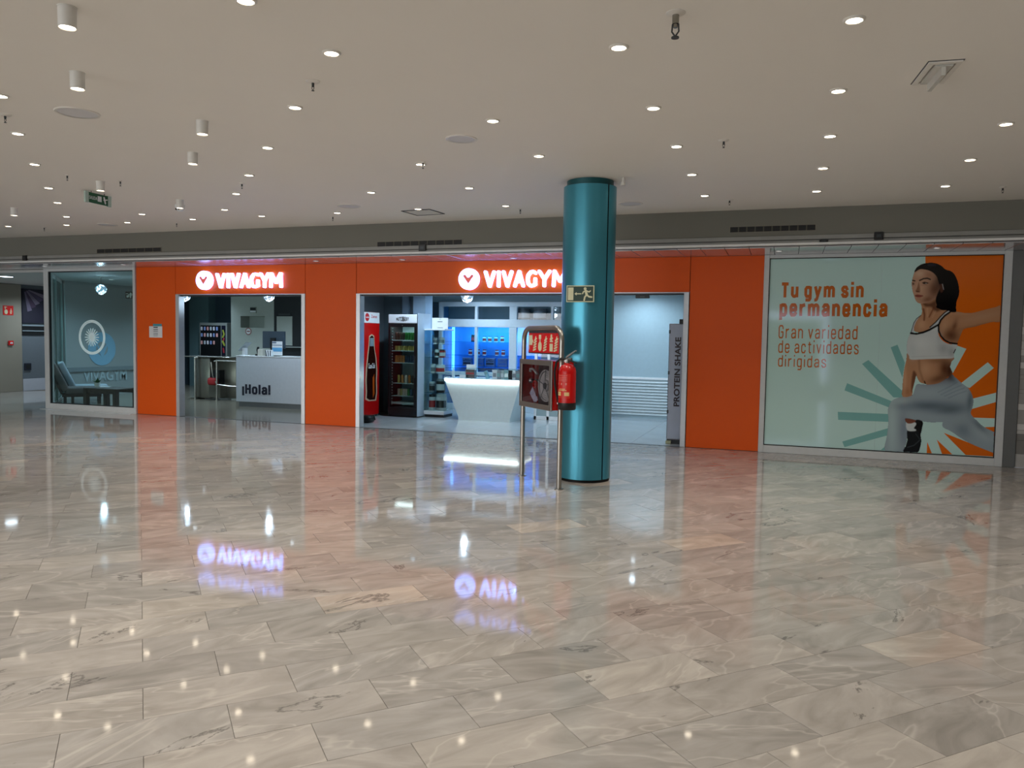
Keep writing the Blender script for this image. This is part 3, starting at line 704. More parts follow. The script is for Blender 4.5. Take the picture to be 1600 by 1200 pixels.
def poster_line(s, xl, xr, yt, yb, bold, dz=0):
    (x0, zt), (x1, zb) = fx(xl, yt), fx(xr, yb)
    # the measured corners: left-top and right-bottom of the inked box
    w, h = x1-x0, abs(fx(xl, yt)[1]-fx(xl, yb)[1])
    b = stroke_build(s, w, h, .0045, .0058, bold, .27 if bold > .25 else .33, .5, ((x0+x1)/2-PX, fx((xl+xr)/2, (yt+yb)/2)[1]-PZ))
    return part('lettering', b, txt_o, ps)
poster_line('Tu gym sin', 1221, 1349, 441, 470, .36)
poster_line('permanencia', 1218.5, 1386, 468, 500, .36)
poster_line('Gran variedad', 1217, 1339.5, 508, 529, .17)
poster_line('de actividades', 1216.5, 1341.5, 532, 552, .17)
poster_line('dirigidas', 1216, 1290.5, 555, 578, .17)
# printed woman: one flat mesh carrying the ink colours of the print
def printed_woman():
    U0, U1, V0, V1, ST = 1382., 1563.5, 408., 711., .6
    us = np.arange(U0, U1, ST); vs = np.arange(V0, V1, ST)
    GU, GV = np.meshgrid(us, vs); colr = np.zeros(GU.shape+(3,)); cov = np.zeros(GU.shape)
    def smooth(pts, n=6):
        P = np.array(pts, float); N = len(P); out = []
        for i in range(N):
            p0, p1, p2, p3 = P[i-1], P[i], P[(i+1) % N], P[(i+2) % N]
            for t in np.arange(n)/n:
                out.append(.5*((2*p1)+(-p0+p2)*t+(2*p0-5*p1+4*p2-p3)*t*t+(-p0+3*p1-3*p2+p3)*t**3))
        return np.array(out)
    def sd(P):
        lo, hi = P.min(0)-8, P.max(0)+8
        sl = (slice(max(0, int((lo[1]-V0)/ST)), max(0, int((hi[1]-V0)/ST)+1)), slice(max(0, int((lo[0]-U0)/ST)), max(0, int((hi[0]-U0)/ST)+1)))
        X, Y = GU[sl], GV[sl]; d = np.full(X.shape, 1e9); ins = np.zeros(X.shape, bool)
        for i in range(len(P)):
            a, b = P[i-1], P[i]; e = b-a; L = max((e*e).sum(), 1e-9)
            t = np.clip(((X-a[0])*e[0]+(Y-a[1])*e[1])/L, 0, 1)
            d = np.minimum(d, np.hypot(X-a[0]-t*e[0], Y-a[1]-t*e[1]))
            c = (a[1] > Y) != (b[1] > Y)
            if abs(e[1]) > 1e-9: ins ^= c & (X < a[0]+(Y-a[1])*e[0]/e[1])
        return sl, np.where(ins, -d, d)
    def lin(c): return np.array(srgb(*c)[:3])
    def blend(sl, a, c): colr[sl] = colr[sl]*(1-a[..., None])+lin(c)*a[..., None]
    def poly(pts, c, soft=.5, cover=True, al=1., sm=True):
        P = smooth(pts) if sm else np.array(pts, float); sl, d = sd(P); a = np.clip(.5-d/(2*soft), 0, 1)*al
        blend(sl, a, c)
        if cover: cov[sl] = np.maximum(cov[sl], np.clip(.5-d, 0, 1))
    def line(pts, c, w, al=1., soft=.5, cover=False):
        P = np.array(pts, float); d = np.full(GU.shape, 1e9)
        for a, b in zip(P[:-1], P[1:]):
            e = b-a; L = max((e*e).sum(), 1e-9); t = np.clip(((GU-a[0])*e[0]+(GV-a[1])*e[1])/L, 0, 1)
            d = np.minimum(d, np.hypot(GU-a[0]-t*e[0], GV-a[1]-t*e[1]))
        a = np.clip(.5-(d-w/2)/(2*soft), 0, 1)*al; blend((slice(None), slice(None)), a, c)
        if cover: np.maximum(cov, (d < w/2)*1., out=cov)
    def blob(u, v, ru, rv, c, al, ang=0):
        ca, sa = math.cos(ang), math.sin(ang); X = (GU-u)*ca+(GV-v)*sa; Y = -(GU-u)*sa+(GV-v)*ca
        a = np.exp(-((X/ru)**2+(Y/rv)**2))*al; blend((slice(None), slice(None)), a, c)
    SK, SKD, SKL, HAIR = (184, 136, 100), (84, 46, 26), (214, 170, 134), (8, 6, 7)
    # rear leg and hips, then front leg
    LEG = (150, 166, 174)
    poly([(1486, 640), (1510, 634), (1521, 630), (1517.2, 644), (1519.5, 649.7), (1526, 656.5), (1537.5, 666.6), (1552.7, 674.5), (1556, 676), (1554, 709), (1551.5, 707.7), (1515, 692.6), (1487, 675), (1472, 664)], LEG)
    blob(1505, 672, 14, 12, (112, 128, 136), .7, .6); blob(1540, 682, 22, 8, (172, 186, 190), .6, .5); blob(1530, 665, 16, 5, (104, 120, 126), .7, .75); blob(1496, 655, 14, 8, (150, 166, 170), .6)
    poly([(1432.9, 600.2), (1447.5, 600.8), (1464.4, 598.6), (1479, 591.2), (1488, 585), (1492.5, 589), (1503.7, 599), (1512.7, 605.9), (1518.4, 614.9), (1521.2, 625), (1520.6, 632.9), (1516.5, 644), (1505, 652),
          (1485, 658), (1458.7, 660), (1443, 658.7), (1430.6, 656.5), (1414.9, 653.7), (1416, 661), (1417.7, 672), (1417, 688), (1413.7, 699), (1412, 706), (1383.4, 705), (1385.6, 681), (1388, 659), (1387, 643), (1389, 634),
          (1393.5, 626), (1402.5, 621.6), (1413.7, 618.8), (1425, 617.7), (1429.5, 607)], LEG, .7)
    blob(1394, 660, 9, 60, (176, 200, 200), .8); blob(1412, 672, 7, 26, (112, 126, 140), .55)
    blob(1450, 634, 36, 8, (84, 100, 112), .85, .02); blob(1485, 640, 26, 9, (80, 96, 106), .75, -.1); blob(1414, 636, 14, 6, (120, 138, 148), .5)
    blob(1455, 652, 34, 5, (152, 168, 176), .7); blob(1516, 624, 5, 18, (78, 96, 104), .75, .1); blob(1500, 612, 16, 11, (164, 178, 184), .6); blob(1450, 612, 26, 8, (164, 180, 186), .7)
    blob(1408, 626, 14, 5, (170, 190, 192), .6)
    for q in ([(1470, 617), (1490, 607), (1502, 602)], [(1476, 619), (1494, 611), (1507, 606)], [(1482, 622), (1498, 615), (1510, 611)], [(1466, 613), (1484, 604), (1496, 597)]): line(q, (104, 120, 130), 1.0, .5, 1)
    blob(1488, 592, 9, 5, (92, 106, 116), .7, .7)
    # dumb-bell, trainer and hand below the thigh
    poly([(1431, 656.5), (1441.9, 659), (1441, 669), (1438, 680), (1434, 680), (1431.7, 673), (1427, 671)], (16, 18, 22), cover=True)
    poly([(1418, 672.8), (1431.7, 673), (1438, 679), (1439.6, 689), (1438, 699), (1433, 707.5), (1412, 706.5), (1415, 697), (1417.7, 687)], (22, 27, 32))
    line([(1437, 688), (1428, 696), (1418, 699)], (70, 80, 86), 1.3, .7); line([(1431, 678), (1437, 686)], (60, 68, 74), 1.2, .7)
    poly([(1416.5, 661), (1429, 660), (1431.5, 663), (1428, 669), (1431, 671), (1430, 673.5), (1418, 672.5)], (206, 214, 214))
    poly([(1415, 654), (1430, 656.5), (1428.5, 660), (1422, 662), (1416.5, 660.5)], (126, 74, 56))
    # torso and hanging arm
    poly([(1424, 560), (1450, 559), (1489, 558), (1487, 566), (1485, 573), (1486.5, 577), (1488.5, 584), (1480, 590), (1472, 596), (1464, 599.5), (1452, 601), (1445, 600), (1437, 597), (1432, 588), (1427, 575)], SK)
    blob(1476, 576, 9, 16, SKD, .9); blob(1484, 580, 6, 14, (52, 26, 16), .9); blob(1466, 592, 18, 7, (84, 48, 30), .7, -.3); blob(1446, 576, 9, 12, SKL, .6); line([(1436, 562), (1437, 578), (1442, 594)], SKD, 2, .45, 2); line([(1444.5, 596), (1446, 600)], (40, 22, 18), 2.2, .9); blob(1462, 564, 14, 4, SKD, .35)
    poly([(1417, 552), (1421, 554), (1425, 561), (1428, 575), (1431.5, 584), (1430.5, 592), (1428, 602), (1426, 610), (1424, 618.5), (1410, 619.5), (1410, 605), (1411, 590), (1413, 575), (1416, 562)], SK)
    poly([(1427, 580), (1432, 585), (1430.5, 594), (1428, 604), (1424, 613), (1424, 598)], (88, 46, 28), 1.5, False, .8); blob(1414, 592, 3, 22, SKL, .6); blob(1418, 612, 5, 7, (150, 96, 64), .5)
    # neck, chest, shoulder and outstretched arm
    poly([(1440.5, 470), (1440.3, 482), (1439.5, 491), (1432, 499), (1427.5, 508), (1426.5, 515), (1432, 519), (1442, 518), (1453, 513.5), (1463, 505), (1472, 495), (1481, 487), (1480, 478), (1466, 466)], SK)
    poly([(1480, 486), (1490, 486), (1498, 487), (1510, 489), (1520, 488.5), (1530, 486), (1545, 482), (1556, 479.5), (1566, 477.5), (1566, 501), (1550, 503.5), (1536, 507), (1522, 511), (1510, 513), (1505, 516), (1500, 527), (1497, 534), (1494, 538.5), (1485, 537), (1476, 533), (1469, 525), (1465.5, 516), (1466, 506), (1470, 498), (1475, 491)], SK)
    blob(1440, 507, 8, 9, SKL, .6); blob(1486, 524, 14, 11, SKD, .85, .3); blob(1492, 508, 4, 10, (104, 62, 40), .8, .35); blob(1476, 508, 6, 14, SKL, .45, .3); blob(1530, 496, 34, 5, (190, 148, 116), .7, -.2); blob(1530, 509, 30, 3, (128, 86, 60), .6, -.2); blob(1500, 490, 20, 3, (196, 152, 118), .5)
    poly([(1441.5, 473), (1452, 474), (1462, 470), (1464, 478), (1470, 484), (1462, 487), (1455, 480), (1446, 479)], (74, 42, 28), 2, False, .8)
    line([(1443, 483), (1444.5, 492), (1444, 500)], (104, 50, 34), 2.6, .8, 1); line([(1459, 481), (1455, 489), (1452, 495)], (112, 56, 38), 2.2, .75, 1); line([(1449, 482), (1449.5, 494)], SKL, 2, .5, 1.2); line([(1462, 486), (1457, 496)], SKL, 1.6, .4, 1)
    # face
    poly([(1431, 421.5), (1427.3, 429), (1425.2, 437), (1424.4, 444), (1425, 450), (1426, 456), (1428, 462), (1430, 468), (1433, 472.5), (1438, 474.5), (1444, 474), (1452, 472), (1460, 468), (1468, 460), (1474, 446), (1472, 428), (1458, 416), (1444, 414)], (192, 150, 122))
    blob(1437, 428, 8, 5, (214, 180, 152), .7); blob(1440, 451, 4, 6, (206, 166, 136), .6); blob(1460, 452, 11, 16, (92, 54, 36), .85, .25); blob(1452, 430, 8, 6, (150, 104, 76), .6); blob(1449, 468, 9, 5, (110, 68, 46), .7, -.3); blob(1428, 452, 3, 10, (200, 160, 134), .5); blob(1468, 440, 8, 20, (50, 30, 24), .8)
    poly([(1435.5, 441), (1433.5, 448), (1430.6, 454), (1433, 456.3), (1437.3, 455.5), (1437.5, 450)], (118, 76, 52), 1.2, False, .75); line([(1432, 455.5), (1436.5, 456)], (66, 34, 26), 1.5, .8); line([(1434.2, 440), (1431.2, 452)], (206, 170, 142), 1.2, .6)
    line([(1437, 438.2), (1443, 435.4), (1449, 434.8), (1453.5, 436.4)], (24, 14, 12), 2.1, 1); line([(1425.6, 438), (1429.6, 438.8)], (24, 14, 12), 1.9, 1)
    poly([(1440.5, 441.5), (1444.5, 440), (1449, 441), (1451.5, 442.2), (1447, 444.2), (1443, 443.8)], (36, 24, 20), .6, False, .95, False); line([(1446.4, 442.8), (1447.6, 443)], (190, 180, 170), 1.1, .8)
    blob(1426.9, 443.4, 1.9, 2.1, (30, 20, 18), .95); line([(1440, 445.5), (1449, 445.8)], (150, 104, 80), 1, .5)
    poly([(1429.6, 461.8), (1433, 460), (1437, 460.6), (1442.5, 462), (1438, 464.6), (1432.5, 464.4)], (150, 78, 66), .7, False, .95); line([(1430, 462), (1442, 462.2)], (84, 34, 32), .8, .9); line([(1433, 467), (1438, 467)], (140, 96, 72), 1.2, .5)
    # hair with ponytail
    poly([(1462, 470), (1468, 452), (1476, 440), (1486, 450), (1486, 480), (1470, 484)], HAIR)
    poly([(1428.6, 425.5), (1431.5, 418.5), (1438, 413.6), (1445, 411.3), (1455, 410.3), (1464, 411.8), (1472, 415.8), (1478, 421), (1485, 423), (1490.5, 427), (1495, 435), (1498, 445), (1499, 455), (1498, 463), (1495, 471), (1494, 480), (1494, 487), (1488, 488), (1483, 486.5),
          (1478, 484.5), (1470, 483), (1463, 480), (1466, 471), (1471, 463), (1473, 455), (1469.5, 449), (1466.5, 441), (1464, 433), (1459, 427), (1452, 423), (1444, 421), (1437, 421)], HAIR)
    blob(1456, 414, 8, 2.5, (44, 42, 56), .6); blob(1481, 440, 5, 20, (12, 9, 9), .7); line([(1493, 432), (1496, 448), (1495, 465)], (40, 36, 46), 1.5, .5, 1); poly([(1468, 445), (1473.5, 445), (1474, 454), (1470, 457)], (88, 54, 40), 1, False, .8); line([(1472.6, 444), (1474.4, 452)], (200, 200, 200), .9, .8)
    # sports top
    TOP = (206, 212, 210)
    poly([(1424, 519), (1432, 522), (1442, 520), (1452, 516), (1465, 509), (1466, 519), (1469, 527), (1475, 533.5), (1484, 537.5), (1496, 538.5), (1494, 546), (1491, 553), (1489, 559.5), (1470, 560.5), (1450, 561), (1424, 561.8), (1420.5, 556), (1417.5, 551), (1416.5, 544), (1418, 531)], TOP, .5)
    poly([(1437.5, 493.5), (1431.5, 499), (1427.6, 505), (1424.5, 513), (1422.8, 520.5), (1428, 520.5), (1428, 511), (1431, 503)], (196, 204, 210), .5, True, 1, False)
    poly([(1482, 485.2), (1485, 487.5), (1476, 494), (1470, 500), (1467, 507), (1452, 513.5), (1456, 508.5), (1466, 499.5), (1474, 491)], (200, 206, 206), .5, True, 1, False)
    blob(1474, 545, 9, 10, (150, 156, 158), .6, .2); blob(1487, 550, 6, 8, (140, 146, 148), .6); blob(1440, 536, 14, 10, (222, 228, 226), .6); blob(1426, 548, 6, 12, (190, 204, 204), .5); line([(1424, 557.5), (1488, 555)], (170, 178, 178), .8, .6); blob(1468, 527, 4, 8, (170, 176, 176), .5)
    K = (12, 12, 14)
    line([(1422.8, 520.5), (1432, 521.6), (1442, 519.6), (1452, 515.6), (1466, 507.6)], K, 3.0, cover=True); line([(1453, 511.4), (1462, 503.4), (1470, 494.4), (1477, 487.6), (1482, 484.6)], K, 1.7, cover=True); line([(1484.5, 487.5), (1476, 493.4), (1470, 500), (1466.6, 508), (1466.8, 517), (1470, 525), (1476, 531.6), (1484, 535.8), (1495.6, 537.2)], K, 2.7, cover=True)
    line([(1438.6, 492.8), (1432, 497.8), (1428, 504), (1425.5, 512), (1423.5, 519)], K, 1.4, cover=True); line([(1493, 546), (1490.4, 551.4)], K, 1.6)
    keep = cov > .4
    # cells -> quads
    kc = keep[:-1, :-1] & keep[1:, :-1] & keep[:-1, 1:] & keep[1:, 1:]
    # clip to the glass edge
    H, W = GU.shape
    dirs = np.array(CR)[None, None]*((GU-800)/FPX)[..., None]+np.array(CU)[None, None]*((600-GV)/FPX)[..., None]+np.array(CW)[None, None]
    t = (0-CO.y)/dirs[..., 1]; X = CO.x+t*dirs[..., 0]; Z = CO.z+t*dirs[..., 2]
    ok = (X < 2.503) & (Z > .112); kc &= ok[:-1, :-1] & ok[1:, 1:] & ok[1:, :-1] & ok[:-1, 1:]
    ii, jj = np.nonzero(kc)
    quads = np.stack([ii*W+jj, (ii+1)*W+jj, (ii+1)*W+jj+1, ii*W+jj+1], 1)
    used, inv = np.unique(quads.ravel(), return_inverse=True)
    co = np.stack([X.ravel()[used]-PX, np.full(len(used), .008-.0012*4), Z.ravel()[used]-PZ], 1)
    me = bpy.data.meshes.new('printed_woman'); f = inv.reshape(-1, 4)
    me.vertices.add(len(used)); me.vertices.foreach_set('co', co.ravel())
    me.loops.add(f.size); me.loops.foreach_set('vertex_index', f.ravel().astype(np.int32))
    me.polygons.add(len(f)); me.polygons.foreach_set('loop_start', np.arange(0, f.size, 4, dtype=np.int32))
    me.update(calc_edges=True)
    at = me.color_attributes.new('ink', 'FLOAT_COLOR', 'POINT')
    c4 = np.ones((len(used), 4)); c4[:, :3] = colr.reshape(-1, 3)[used]; at.data.foreach_set('color', c4.ravel())
    me.materials.append(vcol_mat('poster_ink', .06))
    o = link('printed_woman', me, ps); o['label'] = 'printed woman in white sports top and grey leggings lunging with one arm out'
printed_woman()
# ================================================================ CEILING FITTINGS
lamp_e = mat('lamp_lens', srgb(255, 240, 215), .4, emit=(1, .86, .66, 1), estr=14, noise=0)
trim_w = mat('lamp_trim_white', srgb(226, 222, 214), .4)
cyl_w = mat('lamp_body_white', srgb(222, 220, 214), .5)
RING = B().lathe([(.041, -.010), (.050, -.012), (.056, -.006), (.056, .0), (.041, .0)], seg=28).mesh('trim_ring', trim_w, True)
LENS = B().lathe([(0, -.006), (.044, -.006)], seg=24).mesh('lens', lamp_e)
def spot(name, p, w=None, ang=105):
    d = bpy.data.lights.get(name) or bpy.data.lights.new(name, 'SPOT')
    d.energy = w or DOWN_W; d.color = DOWN_COL; d.spot_size = math.radians(ang); d.spot_blend = .7; d.shadow_soft_size = .05
    o = bpy.data.objects.new(name, d); o.location = p; COL.objects.link(o)
def downlight(px, py, label, lit=True):
    p = on_z(ZC, px, py)
    t = thing('downlight', label, 'downlight', (p.x, p.y, ZC), 0, 'recessed downlights in the hall ceiling')
    link('trim_ring', RING, t); link('lens', LENS, t); spot('downlight_beam', (p.x, p.y, ZC-.03))
ROWS = [('row towards the poster lettering', [(1335, 30), (1310, 141), (1297, 212), (1286, 262), (1276, 298)]),
        ('row just right of the teal column', [(967, 73), (1021, 168), (1057, 228), (1081, 272), (1101, 305)]),
        ('row above the poster woman', [(1572, 193), (1516, 249), (1477, 290)]),
        ('long row towards the left doorway', [(518, 82), (461, 167), (418, 230), (389, 273), (369, 302), (351, 327)]),
        ('row above the left shop window', [(28, 208), (54, 256), (76, 293), (90, 316), (104, 338), (104, 351)]),
        ('row left of the column top', [(770, 188), (842, 243)]),
        ('row above the right lit sign', [(657, 256), (733, 293), (790, 321)]),
        ('row above the pier between doorways', [(580, 300), (653, 326)]),
        ('row before the left lit sign', [(409, 337), (301, 342)]),
        ('row before the left fascia grille', [(222, 334), (199, 347)])]
for nm, L in ROWS:
    for i, (x, y) in enumerate(L):
        downlight(x, y, '%s recessed downlight from the viewer in the %s' % (ORD[i], nm))
downlight(527, 332, 'round recessed downlight alone above the pier between the doorways')
downlight(13, 353, 'round recessed downlight at the far left end of the ceiling')
downlight(1, 149, 'round recessed downlight cut by the left edge of the picture')
downlight(384, 0, 'round recessed downlight cut by the top edge of the picture')
# spots without fittings, added out of view to brighten the near hall
for x in (-2.3, -.98, .27, 1.52, 2.75, 4.0):
    for y in (-8.2, -9.6, -11.0, -12.4, -13.8, -15.2):
        spot('fill_beam', (x, y, ZC-.03), FILL_W)
for x in (2.75, 4.0, 5.2):
    for y in (-6.7, -5.5): spot('downlight_beam', (x, y, ZC-.03))
for k in range(5):
    for j in range(4):
        spot('fill_beam', (-3.6-1.5*k+.4*j, -8.4-1.2*j-.2*k, ZC-.03), FILL_W)
SURF = [(105, 28, 'white cylinder spotlight nearest the viewer, at the upper left'), (121, 127, 'white cylinder spotlight second from the viewer on the left, above the round speaker'),
        (316, 200, 'white cylinder spotlight between the left and middle downlight rows, nearer of a pair'), (301, 248, 'white cylinder spotlight between the left and middle downlight rows, farther of a pair'),
        (157, 291, 'white cylinder spotlight just above the hanging green exit sign'), (281, 319, 'white cylinder spotlight with a small dome camera beneath it'), (22, 331, 'white cylinder spotlight far left near the fascia')]
CYL = B().lathe([(.037, -.09), (.038, -.103), (.042, -.107), (.0445, -.103), (.0445, 0), (.035, 0)], seg=32, caps=False).mesh('body', cyl_w, True)
CL = B().lathe([(0, -.097), (.039, -.099)], seg=24).mesh('lens', lamp_e)
for x, y, lb in SURF:
    p = on_z(ZC-.055, x, y)
    t = thing('cylinder_spotlight', lb, 'spotlight', (p.x, p.y, ZC), 0, 'surface-mounted cylinder spotlights'); link('body', CYL, t); link('lens', CL, t)
    part('ceiling_plate', B().cyl((0, 0, -.005), (0, 0, 0), .048, seg=24), cyl_w, t); spot('downlight_beam', (p.x, p.y, ZC-.12))
    if x == 281:
        pc = on_z(ZC-.045, 281, 325.5); cm = thing('dome_camera', 'tiny white dome camera on the ceiling beside a cylinder spotlight', 'camera', (pc.x, pc.y, ZC))
        part('housing', B().cyl((0, 0, -.05), (0, 0, 0), .06, seg=20), white_gloss, cm, True); part('dome', B().ball((0, 0, -.05), .05, sc=(1, 1, .8)), white_gloss, cm, True)
        for k in (-1, 1): part('lens', B().ball((.02*k, -.043, -.06), .014), black, cm, True)
# round ceiling speakers
for x, y, r, lb in ((121, 176, .15, 'round grey ceiling speaker below the second cylinder spotlight'), (721, 217, .125, 'round ceiling speaker left of the column-side downlights'), (545, 322, .14, 'faint round ceiling speaker above the pier between doorways'), (168, 351, .14, 'faint round ceiling speaker near the left fascia grille'), (985, 318, .14, 'faint round ceiling speaker just right of the teal column top')):
    p = on_z(ZC, x, y); t = thing('ceiling_speaker', lb, 'speaker', (p.x, p.y, ZC), 0, 'round ceiling speakers')
    part('rim', B().lathe([(r-.012, -.006), (r+.006, -.008), (r+.01, 0), (r-.012, 0)], seg=36), trim_w, t, True)
    part('grille', B().lathe([(0, -.005), (r-.012, -.004)], seg=32), mat('speaker_mesh', srgb(214, 214, 216), .6, noise=.1, nscale=300), t)
# sprinklers and smoke detectors
chrome = mat('chrome', srgb(150, 148, 140), .2, .95)
def sprinkler(x, y, k, lb, plate=.04):
    p = on_z(ZC, x, y); t = thing('sprinkler', lb, 'sprinkler', (p.x, p.y, ZC), 0, 'ceiling sprinklers')
    part('escutcheon', B().lathe([(0, -.012), (plate*.6*k, -.012), (plate*k, -.003), (plate*k, 0), (0, 0)], seg=22), trim_w, t, True)
    part('body', B().cyl((0, 0, -.045*k), (0, 0, -.01), .014*k, seg=12).cyl((0, 0, -.06*k), (0, 0, -.045*k), .009*k, seg=10), chrome if k > 1 else dark_steel, t, True)
    part('frame_arms', B().tube([(-.012*k, 0, -.045*k), (-.014*k, 0, -.075*k), (0, 0, -.095*k)], .0035*k, 6).tube([(.012*k, 0, -.045*k), (.014*k, 0, -.075*k), (0, 0, -.095*k)], .0035*k, 6), dark_steel, t)
    part('deflector', B().cyl((0, 0, -.102*k), (0, 0, -.097*k), .016*k, seg=14), dark_steel, t)
sprinkler(1056, 20, 1.25, 'chrome sprinkler nearest the viewer above the teal column')
for x, y, lb, pl in ((489, 127, 'white-plated sprinkler beside the second light of the long downlight row', .075), (8, 179, 'white-plated sprinkler at the left edge of the picture', .075), (661, 253, 'dark sprinkler touching a downlight left of the column', .04), (1131, 219, 'sprinkler between two downlight rows right of the column', .07),
                 (1140, 312, 'sprinkler in front of the right fascia grille', .07), (105, 273, 'tiny dark sprinkler left of the hanging exit sign', .03), (188, 282, 'tiny dark sprinkler right of the hanging exit sign', .03), (378, 286, 'tiny sprinkler beside the fourth light of the long row', .05), (69, 355, 'dark sprinkler near the left end of the fascia', .05),
                 (276, 348, 'tiny dark sprinkler in front of the left lit sign', .03), (520, 338, 'dark sprinkler above the pier between the doorways', .03), (813, 326, 'sprinkler just left of the teal column top', .05), (1567, 292, 'sprinkler near the right end of the fascia', .05)):
    sprinkler(x, y, .62, lb, pl)
p = on_z(ZC, 974, 277); t = thing('motion_sensor', 'small white motion sensor on the ceiling beside the column top', 'sensor', (p.x, p.y, ZC))
part('stem', B().cyl((0, 0, -.05), (0, 0, 0), .012, seg=10), trim_w, t); part('head', B().cyl((0, 0, -.085), (.0, 0, -.05), .03, .018, seg=14), trim_w, t, True)
# recessed emergency light and flush access frame
q = [on_z(ZC, *c) for c in ((1442, 97.5), (1496, 94), (1486, 125.5), (1431, 131))]
c = sum(q, Vector())/4; ex_ = (q[1]-q[0]); ang = math.atan2(ex_.y, ex_.x); lx = ex_.length/2; ly = (q[3]-q[0]).length/2
t = thing('emergency_light', 'square recessed emergency light with glass blade in the ceiling at upper right', 'light', (c.x, c.y, ZC), ang)
part('frame', B().box(-lx, lx, -ly, -ly+.03, -.012, 0).box(-lx, lx, ly-.03, ly, -.012, 0).box(-lx, -lx+.03, -ly+.03, ly-.03, -.012, 0).box(lx-.03, lx, -ly+.03, ly-.03, -.012, 0), trim_w, t)
part('well', B().box(-lx+.03, lx-.03, -ly+.03, ly-.03, -.004, 0), mat('well_grey', srgb(176, 172, 162), .5), t)
part('glass_blade', B().prism([(-ly+.05, -.005), (ly-.05, -.005), (ly-.05, -.07), (-ly+.05, -.07)], -.012, .012, 'YZ').box(-.05, .05, -ly+.04, ly-.04, -.02, -.006), mat('frosted_blade', srgb(206, 206, 198), .15), t)
part('edge_line', B().box(-lx-.006, lx+.006, -ly-.006, ly+.006, -.003, 0), dark_steel, t)
q = [on_z(ZC, *c) for c in ((645, 330), (676, 329.5), (684, 332.5), (640, 334))]
c = sum(q, Vector())/4
t = thing('ceiling_hatch', 'flush rectangular hatch outline in the ceiling above the right lit sign', 'hatch', (c.x, c.y, ZC), -.1)
for a in (-.22, .205): part('frame_edge', B().box(a, a+.015, -.2, .2, -.008, 0), dark_steel, t)
for a in (-.2, .185): part('frame_edge', B().box(-.22, .22, a, a+.015, -.008, 0), dark_steel, t)
part('leaf', B().box(-.2, .2, -.185, .185, -.004, 0), trim_w, t)
# hanging green exit sign
zz = 3.10
a_, b_ = on_z(zz, 137.5, 307.5), on_z(zz, 168, 314.5)
d = b_-a_; t = thing('hanging_exit_sign', 'small green exit sign hanging under the ceiling at the left', 'sign', ((a_.x+b_.x)/2, (a_.y+b_.y)/2, zz), math.atan2(d.y, d.x)); hw = d.length/2
part('panel', B().box(-hw, hw, -.006, .006, -.06, .06), mat('exit_green', srgb(12, 78, 46), .4, emit=srgb(10, 100, 50), estr=.02, noise=0), t)
for x in (-hw-.05, hw): part('end_cap', B().box(x, x+.05, -.012, .012, -.065, .065), mat('clear_cap', srgb(176, 196, 186), .2), t)
part('symbol', B().box(-.01, .05, -.008, -.006, -.03, .035).capsule([(.09, .03), (.11, -.035)], .022, -.008, -.006, 5).capsule([(.085, 0), (.14, .012)], .013, -.008, -.006, 5), paper, t)
letters('SALIDA', hw*.8, .04, (-hw*.52, -.0075, 0), paper, t, depth=.002)
part('hanger', B().cyl((-hw+.05, 0, .06), (-hw+.05, 0, ZC-zz), .004, seg=6).cyl((hw-.05, 0, .06), (hw-.05, 0, ZC-zz), .004, seg=6), dark_steel, t)

# ---------------- fascia grilles and little boxes
def grille(xa, ya, xb, yb, lb, n):
    p, q = on_y(YF, xa, ya), on_y(YF, xb, yb); w = (q.x-p.x)/2
    t = thing('air_grille', lb, 'grille', ((p.x+q.x)/2, YF, (p.z+q.z)/2)); h = .033
    part('slot_backing', B().box(-w, w, -.004, 0, -h, h), mat('grille_black', srgb(10, 10, 9), .6), t)
    part('frame', B().box(-w-.012, w+.012, -.008, 0, h, h+.008).box(-w-.012, w+.012, -.008, 0, -h-.008, -h).box(-w-.012, -w, -.008, 0, -h, h).box(w, w+.012, -.008, 0, -h, h), mat('grille_frame', srgb(120, 116, 104), .5), t)
    br = B().box(-.008, .008, -.007, 0, -h, h).mesh('divider', mat('grille_bar', srgb(70, 66, 54), .5))
    for i in range(1, n): link('divider', br, t, (-w+2*w*i/n, 0, 0))
    bl = B().box(-w, w, -.006, -.002, -.004, .004); part('blade', bl, MATS['grille_black'], t)
grille(152, 392.5, 252, 390, 'long black slot grille in the fascia at the left, above the notice', 8)
grille(590, 382, 722, 378, 'long black slot grille in the fascia above the right lit sign', 10)
grille(1141, 360, 1274, 354.5, 'long black slot grille in the fascia right of the teal column', 10)
for x, y, lb, w in ((38.5, 403, 'small black box on the stone band at the far left', .045), (660, 387, 'small black box on the stone band above the right lit sign', .055), (1373, 368.5, 'small black box on the stone band above the poster', .05), (1287, 376.5, 'flat black fixing under the stone band left of the poster', .05)):
    p = on_y(YF-.03, x, y); h = .045 if w != .05 or x > 1300 else .012
    t = thing('sensor_box', lb, 'sensor', (p.x, YF-.016, p.z), 0)
    part('case', B().box(-w, w, -.03, .0, -h, h, .004), black, t); part('window', B().box(-w*.5, w*.5, -.032, -.03, -h*.4, h*.4), dark_steel, t)
# small soffit spots
se = mat('soffit_lamp', srgb(225, 225, 225), .4, emit=(1, .95, .88, 1), estr=.6, noise=0)
for i, (x, y) in enumerate(((70, 416), (193, 413.5), (494, 408), (629, 406), (802, 403.5), (1217, 392.3), (1464, 387.5))):
    p = on_z(2.70, x, y); p.y = min(max(p.y, -.72), -.1)
    t = thing('soffit_spot', '%s small dim spot counted from the left in the metal soffit above the shopfront' % ORD[i], 'spotlight', (p.x, p.y, 2.70), 0, 'small spots in the soffit')
    part('bezel', B().lathe([(.035, -.004), (.05, -.004), (.05, 0), (.035, 0)], seg=20), alu, t); part('lens', B().lathe([(0, -.003), (.036, -.003)], seg=18), se, t)
